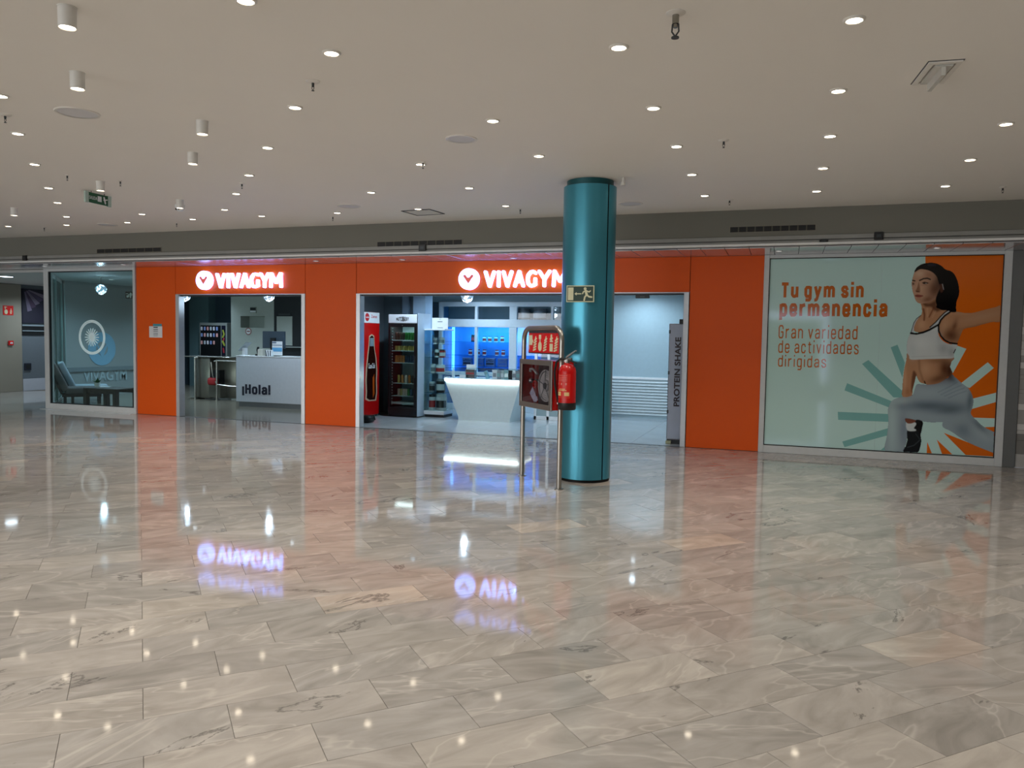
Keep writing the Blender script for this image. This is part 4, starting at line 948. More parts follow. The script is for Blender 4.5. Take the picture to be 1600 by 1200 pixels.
# ================================================================ SMALL THINGS ON THE FRONT
p = on_y(0, 243.5, 518)
t = thing('paper_notice', 'white printed notice taped to the orange panel left of the left doorway', 'notice', (p.x, -.002, p.z))
part('sheet', B().box(-.15, .15, -.002, .001, -.11, .095), paper, t)
part('blue_header', B().box(-.06, .14, -.003, -.0015, .095, .14), mat('teal_tape', srgb(70, 150, 165), .5), t)
part('heading', B().box(-.05, .05, -.0035, -.002, .068, .085), navy, t)
part('text_lines', B().box(-.05, .05, -.0035, -.002, .03, .045).box(-.05, .05, -.0035, -.002, 0, .012).box(-.05, .05, -.0035, -.002, -.035, -.025).box(-.05, .05, -.0035, -.002, -.06, -.05).box(-.045, .045, -.0035, -.002, -.085, -.078), mat('grey_print', srgb(110, 120, 128), .6), t)
p = on_x(-17.94, 12.5, 485)
t = thing('fire_alarm_sign', 'small red fire alarm sign with hand symbol on the bronze wall at far left', 'sign', (-17.938, p.y, p.z), PI/2)
part('plate', B().box(-.135, .135, -.004, 0, -.115, .115, .003), mat('sign_red', srgb(214, 18, 14), .35), t)
part('hand_symbol', B().capsule([(-.055, -.05), (-.055, -.02)], .085, -.006, -.004, 8).capsule([(-.075, .04), (-.075, .085)], .022, -.006, -.004, 4).box(-.1, -.03, -.006, -.004, .07, .085), cream, t)
part('flame_symbol', B().capsule([(.055, -.075), (.085, -.065)], .02, -.006, -.004, 4).capsule([(.05, -.045), (.09, -.03)], .02, -.006, -.004, 4).capsule([(.055, -.01), (.085, .0)], .02, -.006, -.004, 4).capsule([(.07, .02), (.075, .04)], .016, -.006, -.004, 4), cream, t)
p = on_x(-17.94, 16, 536)
t = thing('call_point', 'red square fire call point on the bronze wall under the alarm sign', 'alarm', (-17.938, p.y, p.z), PI/2)
part('case', B().box(-.062, .062, -.04, 0, -.058, .058, .008), red, t); part('button_plate', B().box(-.03, .03, -.043, -.04, -.02, .022), paper, t); part('button', B().cyl((0, -.047, 0), (0, -.043, 0), .012, seg=12), black, t)
p = on_x(-17.98, 43.5, 573)
t = thing('wall_socket_box', 'small black box low on the grey corridor wall at far left', 'box', (-17.995, p.y, p.z), PI/2)
part('case', B().box(-.09, .09, -.03, 0, -.09, .09, .005), mat('navy_box', srgb(20, 26, 42), .5), t); part('cover', B().box(-.06, .06, -.033, -.03, -.06, .06), black, t)
p = on_x(-17.95, 52, 462)
t = thing('striped_banner', 'dark banner with fanned grey and mauve stripes high on the corridor wall', 'banner', (-17.95, 0, 0))
part('sheet', B().prism([(3.02, 1.70), (4.5, 1.70), (4.5, 2.55), (3.02, 2.55)], .0, .004, 'YZ'), mat('banner_dark', srgb(20, 18, 36), .6), t)
for k, c in enumerate(((92, 84, 104), (60, 44, 66), (104, 96, 112), (70, 60, 84), (112, 102, 118))):
    a = [on_x(-17.945, 38+k*1.4, 456-k*.6), on_x(-17.945, 39.5+k*1.4, 455.5-k*.6), on_x(-17.945, 47+k*6.2+3, 485-k*5.5), on_x(-17.945, 43+k*6.2, 487-k*5)]
    part('stripe', B().prism([(v.y, v.z) for v in a], .0045+.0004*k, .006+.0004*k, 'YZ'), mat('stripe_%d' % k, srgb(*c), .6), t)
p = on_z(2.645, 12, 432)
t = thing('corridor_light', 'round bright white ceiling light in the far left corridor', 'light', (-15.6, 1.0, 2.65)); q = on_z(2.64, 10, 432.5); t.location = (q.x, q.y, 2.65)
for cx_, cy_ in ((q.x, q.y), (-16.9, 3.2)):
    d = bpy.data.lights.get('corridor_beam') or bpy.data.lights.new('corridor_beam', 'SPOT'); d.energy = 120; d.color = (.72, .87, 1); d.spot_size = math.radians(155); d.spot_blend = .7; d.shadow_soft_size = .08
    o = bpy.data.objects.new('corridor_beam', d); o.location = (cx_, cy_, 2.6); COL.objects.link(o)
part('rim', B().lathe([(.12, -.012), (.16, -.012), (.16, 0), (.12, 0)], seg=28), white_metal, t); part('diffuser', B().lathe([(0, -.01), (.125, -.01)], seg=28), mat('cool_lens', srgb(255, 255, 255), .4, emit=(.72, .88, 1, 1), estr=12, noise=0), t)
p = on_y(.013, 201, 461)
t = thing('toilet_sign', 'small black sign with white pictograms hanging inside the left shop window', 'sign', (p.x, .02, p.z))
part('plate', B().box(-.085, .085, 0, .004, -.065, .065), black, t); part('symbols', B().capsule([(.04, -.04), (.04, .03)], .03, -.003, 0, 5).capsule([(.0, -.035), (-.01, .01)], .016, -.003, 0, 4).ring((.045, .01), .02, .03, -.003, 0, 16).box(-.07, -.02, -.003, 0, .02, .03).box(-.055, -.02, -.003, 0, -.045, -.005), dec, t)

# cool recessed downlights of the gym ceilings
cool = mat('room_lens', srgb(255, 255, 255), .4, emit=(.72, .88, 1, 1), estr=10, noise=0)
for x, y, w, lb in ((-11.78, 2.0, ROOM_W, 'above the left end of the reception desk'), (-9.19, 1.8, ROOM_W, 'above the right end of the reception desk'), (-13.33, 3.4, ROOM_W, 'above the turnstile'), (-11.41, 4.0, ROOM_W, 'behind the reception desk'),
                    (-14.5, 5.4, ROOM_W, 'before the snack machine'), (-13.9, 1.9, ROOM_W*1.0, 'above the lounge chairs'), (-6.37, 1.5, SHOP_W, 'before the drinks fridge'), (-4.3, 1.6, SHOP_W, 'before the white counter'), (-2.38, 1.93, SHOP_W, 'before the slatted wall'), (-5.9, 3.1, SHOP_W, 'behind the white counter'), (-2.6, 3.2, SHOP_W, 'close to the slatted wall')):
    t = thing('room_downlight', 'cool white recessed downlight in the gym ceiling '+lb, 'downlight', (x, y, 2.65), 0, 'cool downlights in the gym rooms'); link('trim_ring', RING, t)
    part('lens', B().lathe([(0, -.006), (.044, -.006)], seg=20), cool, t)
    d = bpy.data.lights.new('room_beam', 'SPOT'); d.energy = w; d.color = ROOM_COL; d.spot_size = math.radians(150); d.spot_blend = .8; d.shadow_soft_size = .05
    o = bpy.data.objects.new('room_beam', d); o.location = (x, y, 2.61); COL.objects.link(o)

# ================================================================ CRYSTAL PENDANTS
cry = mat('crystal_glow', srgb(230, 245, 255), .05, emit=(.35, .62, .95, 1), estr=.45, noise=.9, nscale=14)
bulb = mat('pendant_bulb', srgb(255, 255, 255), .3, emit=(.66, .84, 1, 1), estr=30, noise=0)
for x, y, yy, lb in ((158, 452, 1.2, 'faceted crystal ball pendant glowing inside the left shop window'), (289, 464, 1.2, 'crystal pendant half hidden at the upper left corner of the left doorway'), (420, 464, 1.2, 'crystal pendant at the top of the left doorway above the monitor'), (730, 465, 1.2, 'crystal pendant at the top of the wide doorway above the white counter')):
    p = on_y(yy, x, y); zc = p.z+(.0 if x == 158 else .02)
    t = thing('crystal_pendant', lb, 'pendant lamp', (p.x, yy, zc), 0, 'crystal ball pendants')
    bm = bmesh.new(); bmesh.ops.create_icosphere(bm, subdivisions=2, radius=.105); r_ = random.Random(2)
    for f in bm.faces[:]: pass
    keep = [f for f in bm.faces if r_.random() < .62]; bmesh.ops.delete(bm, geom=[f for f in bm.faces if f not in keep], context='FACES')
    bb = B(); bb.bm.free(); bb.bm = bm; part('crystals', bb, cry, t)
    bm = bmesh.new(); bmesh.ops.create_icosphere(bm, subdivisions=2, radius=.107); cage = B()
    for e in bm.edges: cage.cyl(e.verts[0].co, e.verts[1].co, .0022, seg=4, caps=False)
    bm.free(); part('wire_cage', cage, alu, t)
    part('bulb', B().ball((0, 0, .01), .036), bulb, t, True); part('cord', B().cyl((0, 0, .1), (0, 0, 2.65-zc), .004, seg=6), black, t); part('ceiling_rose', B().cyl((0, 0, 2.63-zc), (0, 0, 2.65-zc), .045, seg=18), white_metal, t)
    pl = bpy.data.lights.new('pendant_glow', 'POINT'); pl.energy = 7; pl.color = (.62, .82, 1); pl.shadow_soft_size = .05
    o = bpy.data.objects.new('pendant_glow', pl); o.location = (p.x, yy, zc-.14); COL.objects.link(o)

# ================================================================ LOUNGE BEHIND THE LEFT WINDOW
fab = mat('grey_upholstery', srgb(92, 88, 88), .85, bump=.3, nscale=60); fab2 = mat('light_upholstery', srgb(150, 162, 172), .85, bump=.3, nscale=60); dwood = mat('dark_wood', srgb(48, 42, 40), .45, noise=.2, nscale=12)
def easy_chair(name, label, loc, rz, fa, fb):
    t = thing(name, label, 'armchair', loc, rz, 'low lounge chairs')
    part('seat_cushion', B().box(-.02, .66, -.30, .30, .20, .34, .035, 3), fa, t, True)
    bk = B().box(-.10, .04, -.30, .30, .0, .62, .04, 3).xf(Matrix.Translation((.02, 0, .28)) @ Matrix.Rotation(-.42, 4, 'Y')); part('back_cushion', bk, fa, t, True)
    bk = B().box(-.14, -.10, -.31, .31, -.02, .60, .012, 2).xf(Matrix.Translation((.02, 0, .28)) @ Matrix.Rotation(-.42, 4, 'Y')); part('back_shell', bk, fb, t, True)
    part('frame', B().box(-.08, .64, -.32, -.28, .15, .20).box(-.08, .64, .28, .32, .15, .20).box(.60, .64, -.28, .28, .15, .20).box(-.08, -.04, -.28, .28, .15, .20), dwood, t)
    for x in (-.05, .58):
        for y in (-.30, .26): part('leg', B().box(x, x+.05, y, y+.05, 0, .15), dwood, t)
q = on_y(1.0, 103.5, 606); ch1 = (q.x, 1.0, 0)
easy_chair('lounge_chair', 'low grey lounge chair nearest the glass behind the left shop window', ch1, .87, fab, MATS['dark_wood'])
easy_chair('lounge_chair', 'low pale-backed lounge chair behind the first one in the left shop window', (ch1[0]-.50, ch1[1]+.62, 0), .87, fab2, fab)
tc0, tc1 = on_y(.16, 121, 604).x, on_y(.16, 187, 604).x
t = thing('coffee_table', 'dark square-legged coffee table beside the lounge chairs behind the left window', 'table', ((tc0+tc1)/2, .46, 0))
tw2 = (tc1-tc0)/2-.12
part('top', B().box(-tw2, tw2, -.28, .28, .385, .42, .004), dwood, t)
for x, y in ((-tw2, -.28), (tw2-.08, -.28), (tw2-.08, .20), (-tw2, .20)): part('leg', B().box(x, x+.08, y, y+.08, 0, .385), dwood, t)
part('apron', B().box(-tw2+.08, tw2-.08, -.26, -.24, .32, .385).box(-tw2+.08, tw2-.08, .24, .26, .32, .385), dwood, t)
t = thing('potted_plant', 'small green plant in a white pot on the coffee table', 'plant', (on_y(.5, 152, 600).x, .5, .42))
part('pot', B().lathe([(0, 0), (.045, 0), (.06, .085), (.052, .085), (.045, .02), (0, .02)], seg=20), white_gloss, t, True); part('soil', B().cyl((0, 0, .06), (0, 0, .075), .05, seg=16), mat('soil', srgb(50, 38, 30), .9), t)
rl = random.Random(4); gl = mat('leaf_green', srgb(34, 92, 44), .5, noise=.3)
for i in range(22):
    a = rl.uniform(0, 2*PI); l = rl.uniform(.07, .14); e = rl.uniform(.5, 1.4); d = Vector((math.cos(a)*math.cos(e), math.sin(a)*math.cos(e), math.sin(e))); s_ = d.cross(Vector((0, 0, 1))).normalized()*.022
    b = B(); v = [b.bm.verts.new(Vector((0, 0, .07))+q) for q in (Vector(), d*l*.5+s_, d*l, d*l*.5-s_)]; n_ = d.cross(s_).normalized()*.002; w_ = [b.bm.verts.new(q.co+n_) for q in v]
    b.bm.faces.new(v); b.bm.faces.new(w_[::-1])
    for k in range(4): b.bm.faces.new((v[k], v[(k+1) % 4], w_[(k+1) % 4], w_[k]))
    part('leaf', b, gl, t)
solid('folded_paper', B().box(-.12, .12, -.08, .08, 0, .004, .001), paper, 'white paper lying on the coffee table beside the plant', 'paper', (on_y(.6, 163, 600).x, .58, .42), .3)
# faint logo decal on the wall deep in the lounge
wx = -15.41
t = thing('wall_logo', 'pale blue round logo and VIVAGYM lettering on the lounge wall behind the left window', 'sign', (wx, 0, 0))
c_ = on_x(wx, 159.5, 545); ctop = on_x(wx, 159.5, 519); R = (ctop.z-c_.z)
pb = mat('pale_blue_decal', srgb(128, 176, 204), .6)
b = B().ring((0, 0), R*.42, R, -.002, .002, 40).prism([(-R*.45, R*.4), (0, -R*.1), (R*.45, R*.4), (R*.3, R*.0), (0, -R*.62), (-R*.3, 0)], -.003, .003)
b.xf(Matrix.Translation((0, c_.y, c_.z)) @ Matrix.Rotation(PI/2, 4, 'Z')); part('roundel', b, pb, t)
a_, b_ = on_x(wx, 130, 586), on_x(wx, 198, 587)
mm = B().add_mesh(text_mesh('VIVAGYM', (b_-a_).length, .26, .004, .02), Matrix.Translation((.002, (a_.y+b_.y)/2, (a_.z+b_.z)/2)) @ Matrix.Rotation(PI/2, 4, 'Z')); part('lettering', mm, mat('grey_decal', srgb(176, 190, 196), .6), t)
zr = on_x(wx, 165, 576).z
struct('trim_5', B().box(wx, wx+.03, 2.06, 4.5, zr-.05, zr+.05), MATS['rail_grey'])

# ================================================================ LOBBY BEHIND THE LEFT DOORWAY
t = thing('reception_desk', 'white reception desk with dark Hola lettering in the left doorway', 'desk', (-9.25, 2.2, 0))
part('front_panel', B().box(-1.615, 1.4, 0, .03, .10, 1.045, .003), mat('desk_white', srgb(206, 214, 222), .4), t)
part('worktop', B().box(-1.62, 1.4, -.004, .75, 1.045, 1.06, .003), white_gloss, t); part('side_panel', B().box(-1.615, -1.585, .03, .72, .10, 1.045), MATS['desk_white'], t)
part('plinth', B().box(-1.57, 1.4, .03, .7, 0, .10), mat('plinth_grey', srgb(120, 128, 132), .4), t)
q0, q1 = on_y(2.2, 378.5, 601), on_y(2.2, 422.5, 618)
part('lettering', stroke_build('¡Hola!', q1.x-q0.x, .235, -.005, .0, .33, .18, .4, ((q0.x+q1.x)/2+9.25, (q0.z+q1.z)/2-.005)), navy, t)
t = thing('tablet_stand', 'tilted tablet on a white pedestal at the left end of the reception desk', 'tablet', (-10.84, 2.45, 1.06))
part('pedestal', B().box(-.035, .035, -.05, .05, 0, .16, .004).box(-.08, .08, -.08, .08, 0, .012), white_gloss, t); sc_ = B().box(-.135, .135, -.10, .10, -.008, .008, .004).xf(Matrix.Translation((.0, 0, .185)) @ Matrix.Rotation(-.72, 4, 'Y')); part('tablet', sc_, mat('tablet_grey', srgb(150, 160, 164), .3), t)
t = thing('desktop_monitor', 'black desktop monitor seen from behind on the reception desk', 'monitor', (-10.22, 2.62, 1.06))
part('back_shell', B().box(-.28, .28, -.03, .0, .16, .52, .006), mat('monitor_back', srgb(52, 66, 78), .4), t); part('screen', B().box(-.275, .275, .0, .006, .165, .515), black, t); part('stand', B().box(-.06, .06, -.06, -.03, .0, .38), black, t); part('foot', B().box(-.15, .15, -.12, .10, 0, .015, .004), black, t)
t = thing('leaflet_holder', 'clear holder with blue and white leaflet on the reception desk right of the monitor', 'leaflet holder', (-9.975, 2.38, 1.06))
part('back_sheet', B().box(-.125, .125, 0, .006, .02, .31), paper, t); part('blue_band', B().box(-.12, .12, -.004, 0, .10, .18), mat('leaflet_blue', srgb(92, 160, 205), .5), t); part('top_band', B().box(-.12, .12, -.004, 0, .225, .24).box(-.12, -.02, -.004, 0, .27, .30), mat('leaflet_grey', srgb(112, 130, 150), .5), t); part('foot', B().box(-.125, .125, -.05, .05, 0, .02), pane, t)
solid('desk_papers', B().box(-.14, .14, -.1, .1, 0, .006).box(-.1, .16, -.08, .1, .006, .010), paper, 'white papers spread at the right end of the reception desk', 'paper', (-9.72, 2.42, 1.06), .2)
t = thing('desk_phone', 'black phone handset standing on the reception desk left of the monitor', 'phone', (-10.52, 2.5, 1.06))
part('base', B().box(-.05, .05, -.07, .07, 0, .035, .006), black, t); part('handset', B().capsule([(-.02, .05), (-.035, .12), (-.02, .17)], .03, -.02, .02), black, t); part('keypad', B().box(-.03, .03, -.05, .03, .035, .038), dark_steel, t)
solid('card_printer', B().box(-.06, .06, -.05, .05, 0, .14, .01), mat('beige_plastic', srgb(190, 188, 176), .5), 'small beige box between phone and monitor on the reception desk', 'box', (-10.40, 2.42, 1.06))
t = thing('sticker_box', 'small white box with dark stripes beside the monitor stand on the reception desk', 'box', (-10.14, 2.36, 1.06)); part('body', B().box(-.07, .07, -.04, .04, 0, .13, .003), paper, t)
for k in range(3): part('stripe', B().prism([(-.06+k*.045, .0), (-.04+k*.045, .0), (-.07+k*.06, .12), (-.09+k*.06, .12)], -.042, -.04), navy, t)
# turnstile gate
t = thing('turnstile', 'stainless turnstile cabinet with swing arms left of the reception desk', 'turnstile', (-12.4, 3.25, 0))
gs = mat('gate_steel', srgb(126, 122, 112), .3, .7)
part('near_cabinet', B().box(-.42, .0, -.05, .16, .03, .96, .02, 2).box(-.52, -.36, -.1, .2, 0, .03), gs, t, True); part('far_cabinet', B().box(.0, .56, .15, .40, .03, .97, .02, 2), gs, t, True)
part('cap', B().box(-.72, .58, -.09, .42, .965, .985, .006), mat('cap_steel', srgb(150, 148, 140), .25, .8), t)
bb = B().box(-.02, .30, -.06, .14, .06, .30).box(-.02, .30, -.06, .14, .30, .34); part('bag_shelf', bb, gs, t)
part('dark_recess', B().box(-.06, .24, -.02, .148, .34, .68), black, t); part('post', B().cyl((-.355, -.12, 0), (-.355, -.12, .94), .024, seg=14).cyl((-.355, -.12, .94), (-.28, -.1, .97), .03, seg=12), steel, t, True)
part('gate_post', B().cyl((.27, -.14, 0), (.27, -.14, .92), .022, seg=14).cyl((.27, -.14, 0), (.27, -.14, .012), .055, seg=16), steel, t, True)
part('swing_arm', B().tube([(.2, -.14, .88), (.27, -.14, .90), (.75, -.2, .90), (1.0, -.2, .90)], .017, 8).tube([(.10, -.12, .86), (.14, -.12, .55), (.27, -.14, .36), (.7, -.2, .34), (1.0, -.2, .34)], .015, 8), steel, t, True)
solid('red_bag', B().box(-.12, .12, -.07, .07, 0, .17, .05, 3), mat('red_cloth', srgb(150, 22, 26), .7), 'dark red bag inside the turnstile cabinet opening', 'bag', (-12.28, 3.16, .34), smooth=True)
# snack vending machine
t = thing('snack_machine', 'black-fronted snack vending machine against the slate wall seen over the turnstile', 'vending machine', (-15.12, 6.5, 0))
part('case', B().box(-.47, .47, .0, .75, .04, 1.815, .01), mat('machine_case', srgb(150, 154, 150), .4, .3), t); part('display_window', B().box(-.42, .27, -.012, 0, .55, 1.74), black, t); part('control_panel', B().box(.30, .43, -.012, 0, .45, 1.74), mat('panel_dark', srgb(22, 22, 40), .3), t)
part('art_print', B().capsule([(.35, 1.6), (.39, 1.5), (.34, 1.42)], .05, -.015, -.012, 4).capsule([(.34, 1.3), (.4, 1.2)], .06, -.015, -.012, 4), mat('art_green', srgb(150, 160, 60), .4), t); part('art_print', B().capsule([(.38, 1.38), (.34, 1.28)], .05, -.015, -.012, 4).capsule([(.36, 1.1), (.38, 1.0)], .05, -.015, -.012, 4), mat('art_red', srgb(170, 50, 60), .4), t)
part('pickup_flap', B().box(-.3, .2, -.014, 0, .2, .4, .004), black, t)
for i in range(4): part('foot', B().cyl(((-.4, .4)[i % 2], (.08, .66)[i//2], 0), ((-.4, .4)[i % 2], (.08, .66)[i//2], .04), .03, seg=8), black, t)
pk_cols = [(196, 196, 206), (120, 140, 190), (200, 150, 150), (170, 180, 190)]
for r_i, zz in enumerate((1.60, 1.42, 1.21)):
    for k in range(6 if r_i < 2 else 5):
        c = pk_cols[(k+r_i) % 4]
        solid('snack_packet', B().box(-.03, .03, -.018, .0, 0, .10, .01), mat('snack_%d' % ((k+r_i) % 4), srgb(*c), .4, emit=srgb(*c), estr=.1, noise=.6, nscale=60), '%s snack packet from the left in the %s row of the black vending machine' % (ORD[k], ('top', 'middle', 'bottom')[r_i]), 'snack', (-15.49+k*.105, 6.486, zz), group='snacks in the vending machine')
# wall items
t = thing('wall_display', 'small black and white box sign on the pale wall above the niche', 'sign', (-13.06, 5.598, 2.14)); part('plate', B().box(-.10, .10, -.02, 0, -.08, .08, .003), mat('display_frame', srgb(150, 156, 150), .4), t); part('screen', B().box(-.085, .085, -.023, -.02, -.01, .06), black, t); part('caption', B().box(-.085, .085, -.023, -.02, -.06, -.02), paper, t)
t = thing('round_sign', 'round red-rimmed prohibition sticker on the pale wall below the niche', 'sign', (-13.22, 5.598, 1.585)); part('disc', B().lathe([(0, -.002), (.075, -.002), (.075, 0), (0, 0)], (0, 0, 0), 28, 'Y'), paper, t); part('rim', B().ring((0, 0), .07, .095, -.004, 0, 32), mat('faded_red', srgb(150, 96, 92), .5), t); part('bar', B().box(-.05, .05, -.004, -.002, -.015, .015), MATS['faded_red'], t)
t = thing('notice_board', 'pale notice board on the black wall behind the reception desk', 'notice board', (-12.1, 5.592, 1.61)); part('board', B().box(-.235, .235, -.012, .008, -.37, .37, .003), mat('board_grey', srgb(172, 178, 170), .6), t); part('header', B().box(-.18, .18, -.012, .008, .40, .44), mat('dim_header', srgb(60, 64, 66), .6), t)
solid('wall_shelf', B().box(0, 1.4, -.12, 0, 0, .02, .003), mat('shelf_pale', srgb(168, 174, 170), .5), 'thin pale shelf on the black wall behind the monitor', 'shelf', (-12.4, 5.6, 1.19))
struct('wall_lobby_edge', B().box(-16.3, -15.62, 6.9, 7.2, 0, 2.65), mat('edge_teal', srgb(100, 128, 132), .6))
# ================================================================ SHOP BEHIND THE WIDE DOORWAY
# tall drinks machine seen from the side
t = thing('cola_machine', 'tall red cola vending machine with bottle picture beside the left jamb of the wide doorway', 'vending machine', (-7.29, 1.42, 0))
part('case', B().box(-.32, .0, -.5, .425, .03, 1.955, .012), mat('cola_red', srgb(196, 16, 16), .3), t)
pr = part('front_print', B().box(.0, .006, -.495, .42, .05, 1.75), MATS['cola_red'], t)
def yz(px, py): v = on_x(-7.284, px, py); return (v.y-1.42, v.z)
bot = [(577.6, 527), (577, 540), (575.4, 556), (573.6, 575), (572.8, 595), (573.4, 612), (572.8, 622), (577, 625), (586, 624), (587.5, 612), (587, 595), (587.6, 578), (586.6, 560), (584.4, 545), (583.9, 527), (581, 524)]
part('bottle_glow', B().prism([yz(581+(x-581)*1.28, y+(2 if y > 600 else -2 if y < 530 else 0)) for x, y in bot], .006, .008, 'YZ'), mat('bottle_cream', srgb(206, 178, 150), .4), pr)
part('bottle', B().prism([yz(x, y) for x, y in bot], .008, .0095, 'YZ'), mat('cola_brown', srgb(40, 14, 10), .2), pr)
part('bottle_shine', B().prism([yz(582, 590), yz(584.8, 584), yz(584.8, 616), yz(582.4, 622)], .0095, .0105, 'YZ'), mat('amber', srgb(190, 84, 20), .3), pr)
part('bottle_top', B().prism([yz(578.2, 528), yz(583.2, 528), yz(583.8, 541), yz(577.6, 541)], .0095, .0105, 'YZ'), mat('bottle_grey', srgb(120, 140, 150), .3), pr)
a_ = on_x(-7.27, 576.3, 570); b_ = on_x(-7.27, 586.5, 570)
m_ = B().add_mesh(text_mesh('Coca-Cola', (b_-a_).length, .10, .002, .012), Matrix.Translation((.0115, (a_.y+b_.y)/2-1.42, on_x(-7.27, 581, 571.5).z)) @ Matrix.Rotation(PI/2, 4, 'Z')); part('lettering', m_, paper, pr)
h = part('header', B().box(.0, .006, -.495, .42, 1.755, 1.95), white_gloss, t)
cc = yz(573.8, 495.5); part('red_disc', B().lathe([(0, .006), (.075, .006), (.075, .008), (0, .008)], (0, cc[0], cc[1]), 26, 'X'), MATS['cola_red'], h)
m_ = B().add_mesh(text_mesh('Coca-Cola', .11, .03, .002, .02), Matrix.Translation((.0085, cc[0], cc[1])) @ Matrix.Rotation(PI/2, 4, 'Z')); part('lettering', m_, paper, h)
k_ = yz(584.5, 494.5); m_ = B().add_mesh(text_mesh('Zumos', .22, .06, .002, .0), Matrix.Translation((.0075, k_[0], k_[1])) @ Matrix.Rotation(PI/2, 4, 'Z')); part('lettering', m_, MATS['cola_red'], h)
for i in range(4): part('foot', B().cyl(((-.28, -.04)[i % 2], (-.44, .37)[i//2], 0), ((-.28, -.04)[i % 2], (-.44, .37)[i//2], .03), .025, seg=8), black, t)
solid('black_bag', B().box(-.13, .13, -.11, .11, 0, .13, .05, 3).tube([(.08, 0, .11), (.15, .02, .13), (.17, .02, .05)], .012, 8), black, 'black bag on the floor behind the left jamb of the wide doorway', 'bag', (-6.90, .70, 0), smooth=True)

# drinks fridge
FX0, FX1, FY = -7.085, -6.475, 1.83
t = thing('drinks_fridge', 'black glass-door drinks fridge with white header and rows of cans', 'fridge', ((FX0+FX1)/2, FY, 0)); hw = (FX1-FX0)/2
fin = mat('fridge_inside', srgb(176, 200, 206), .4)
part('cabinet', B().box(-hw, hw, .06, .08, .02, .18).box(-hw, -hw+.04, .0, .55, .02, 1.93).box(hw-.04, hw, .0, .55, .02, 1.93).box(-hw, hw, .0, .55, 1.76, 1.93).box(-hw, hw, .0, .55, .02, .18).box(-hw, hw, .52, .55, .18, 1.76), black, t)
part('side_skin', B().box(hw, hw+.006, .0, .55, .02, 1.95), mat('fridge_side_white', srgb(190, 206, 222), .35), t)
part('liner', B().box(-hw+.04, hw-.04, .50, .52, .18, 1.76), fin, t)
hd = part('header', B().box(-hw+.01, hw-.012, -.02, 0, 1.765, 1.925, .004), mat('header_white', srgb(214, 220, 226), .3, emit=srgb(200, 214, 230), estr=.18, noise=0), t)
for i, ch in enumerate('NUTOBEST'):
    k = 1-abs(i-3.5)/4.4; part('letter_'+ch.lower(), B().add_mesh(text_mesh(ch, .028, .04+.055*k, .003, .03), Matrix.Translation((-.115+i*.033, -.0215, 1.84))), black, hd)
part('door_frame', B().box(-hw+.01, -hw+.055, -.025, -.002, .17, 1.755, .003).box(hw-.06, hw-.005, -.025, -.002, .17, 1.755, .003).box(-hw+.055, hw-.06, -.025, -.002, 1.69, 1.755, .003).box(-hw+.055, hw-.06, -.025, -.002, .17, .195, .003), black, t)
part('door_pane', B().box(-hw+.055, hw-.06, -.016, -.010, .195, 1.69), pane, t); part('handle', B().box(hw-.05, hw-.03, -.045, -.025, .75, 1.15, .004), dark_steel, t)
part('lock', B().cyl((0, -.028, 1.72), (0, -.024, 1.72), .008, seg=10), steel, t)
part('kick_plate', B().box(-hw+.01, hw-.005, -.015, 0, .02, .165), black, t)
fl = area('fridge_fill', ((FX0+FX1)/2, FY+.16, 1.71), (0, 0, 0), .42, .2, 2.2, (.85, .97, 1))  # unseen fill light added to brighten the fridge inside
part('top_fill_bar', B().box(-hw+.06, hw-.06, .03, .07, 1.72, 1.75), mat('fridge_fill_glow', srgb(230, 240, 245), .4, emit=(.8, .97, 1, 1), estr=3, noise=0), t)  # glowing bar added to lift the dark interior, hidden behind the header
ld = B()
for i in range(28): ld.box(-hw+.058, -hw+.075, .03, .04, .22+i*.053, .245+i*.053)
part('shelf_ladder', ld, mat('ladder_grey', srgb(150, 170, 174), .4), t)
shelf_z = [.42, .70, 1.08, 1.31, 1.505]
cx = (FX0+FX1)/2
def zof(py): return on_y(FY, 632, py).z
shelf_z = [zof(619), zof(599), zof(567), zof(548), zof(531.5)]
for z in shelf_z: part('shelf', B().box(-hw+.06, hw-.05, .05, .48, z-.012, z, .002), mat('shelf_wire', srgb(176, 196, 196), .35), t)
part('shelf', B().box(-hw+.06, hw-.05, .02, .48, zof(632), zof(629)), MATS['shelf_wire'], t)
def can(c, h, r=.026):
    return B().lathe([(0, 0), (r*.85, 0), (r, .008), (r, h-.015), (r*.8, h), (0, h)], seg=14).mesh('can', [c], True)
cg = mat('can_green', srgb(46, 120, 60), .3, .3); cd_ = mat('can_dark', srgb(70, 62, 56), .3, .3); co_ = mat('can_orange', srgb(190, 120, 60), .3, .2); cb = mat('can_blue', srgb(62, 84, 108), .3, .3); cy = mat('can_yellow', srgb(170, 160, 84), .3, .2); cw = mat('can_pale', srgb(196, 186, 168), .4)
rows = [(4, 'top', [(cd_, 'dark')]*4+[(cg, 'green')]*4, .145), (3, 'second', [(cy, 'yellow-labelled')]*8, .09), (2, 'third', [(co_, 'orange')]*4+[(cb, 'blue-grey')]*4, .135), (1, 'fourth', [(cy, 'yellow-labelled'), (co_, 'orange'), (cw, 'pale'), (co_, 'orange'), (cd_, 'dark')], .15), (0, 'bottom', [(cw, 'pale'), (cy, 'yellow-labelled'), (cw, 'pale'), (cw, 'pale'), (cg, 'green'), (cb, 'blue-grey')], .13)]
meshes = {}
for si, nm, items, h in rows:
    n = len(items)
    for k, (m_, cn) in enumerate(items):
        key = (m_.name, h)
        if key not in meshes: meshes[key] = can(m_, h)
        o = link('drink_can', meshes[key], None, (cx-hw+.105+(.42/8 if n >= 6 else .075)*k+(.06 if n < 8 else 0), FY+.12, shelf_z[si])); tag(o, '%s can, %s from the left on the %s shelf of the black fridge' % (cn, ORD[k], nm), 'can', 'cans in the drinks fridge')

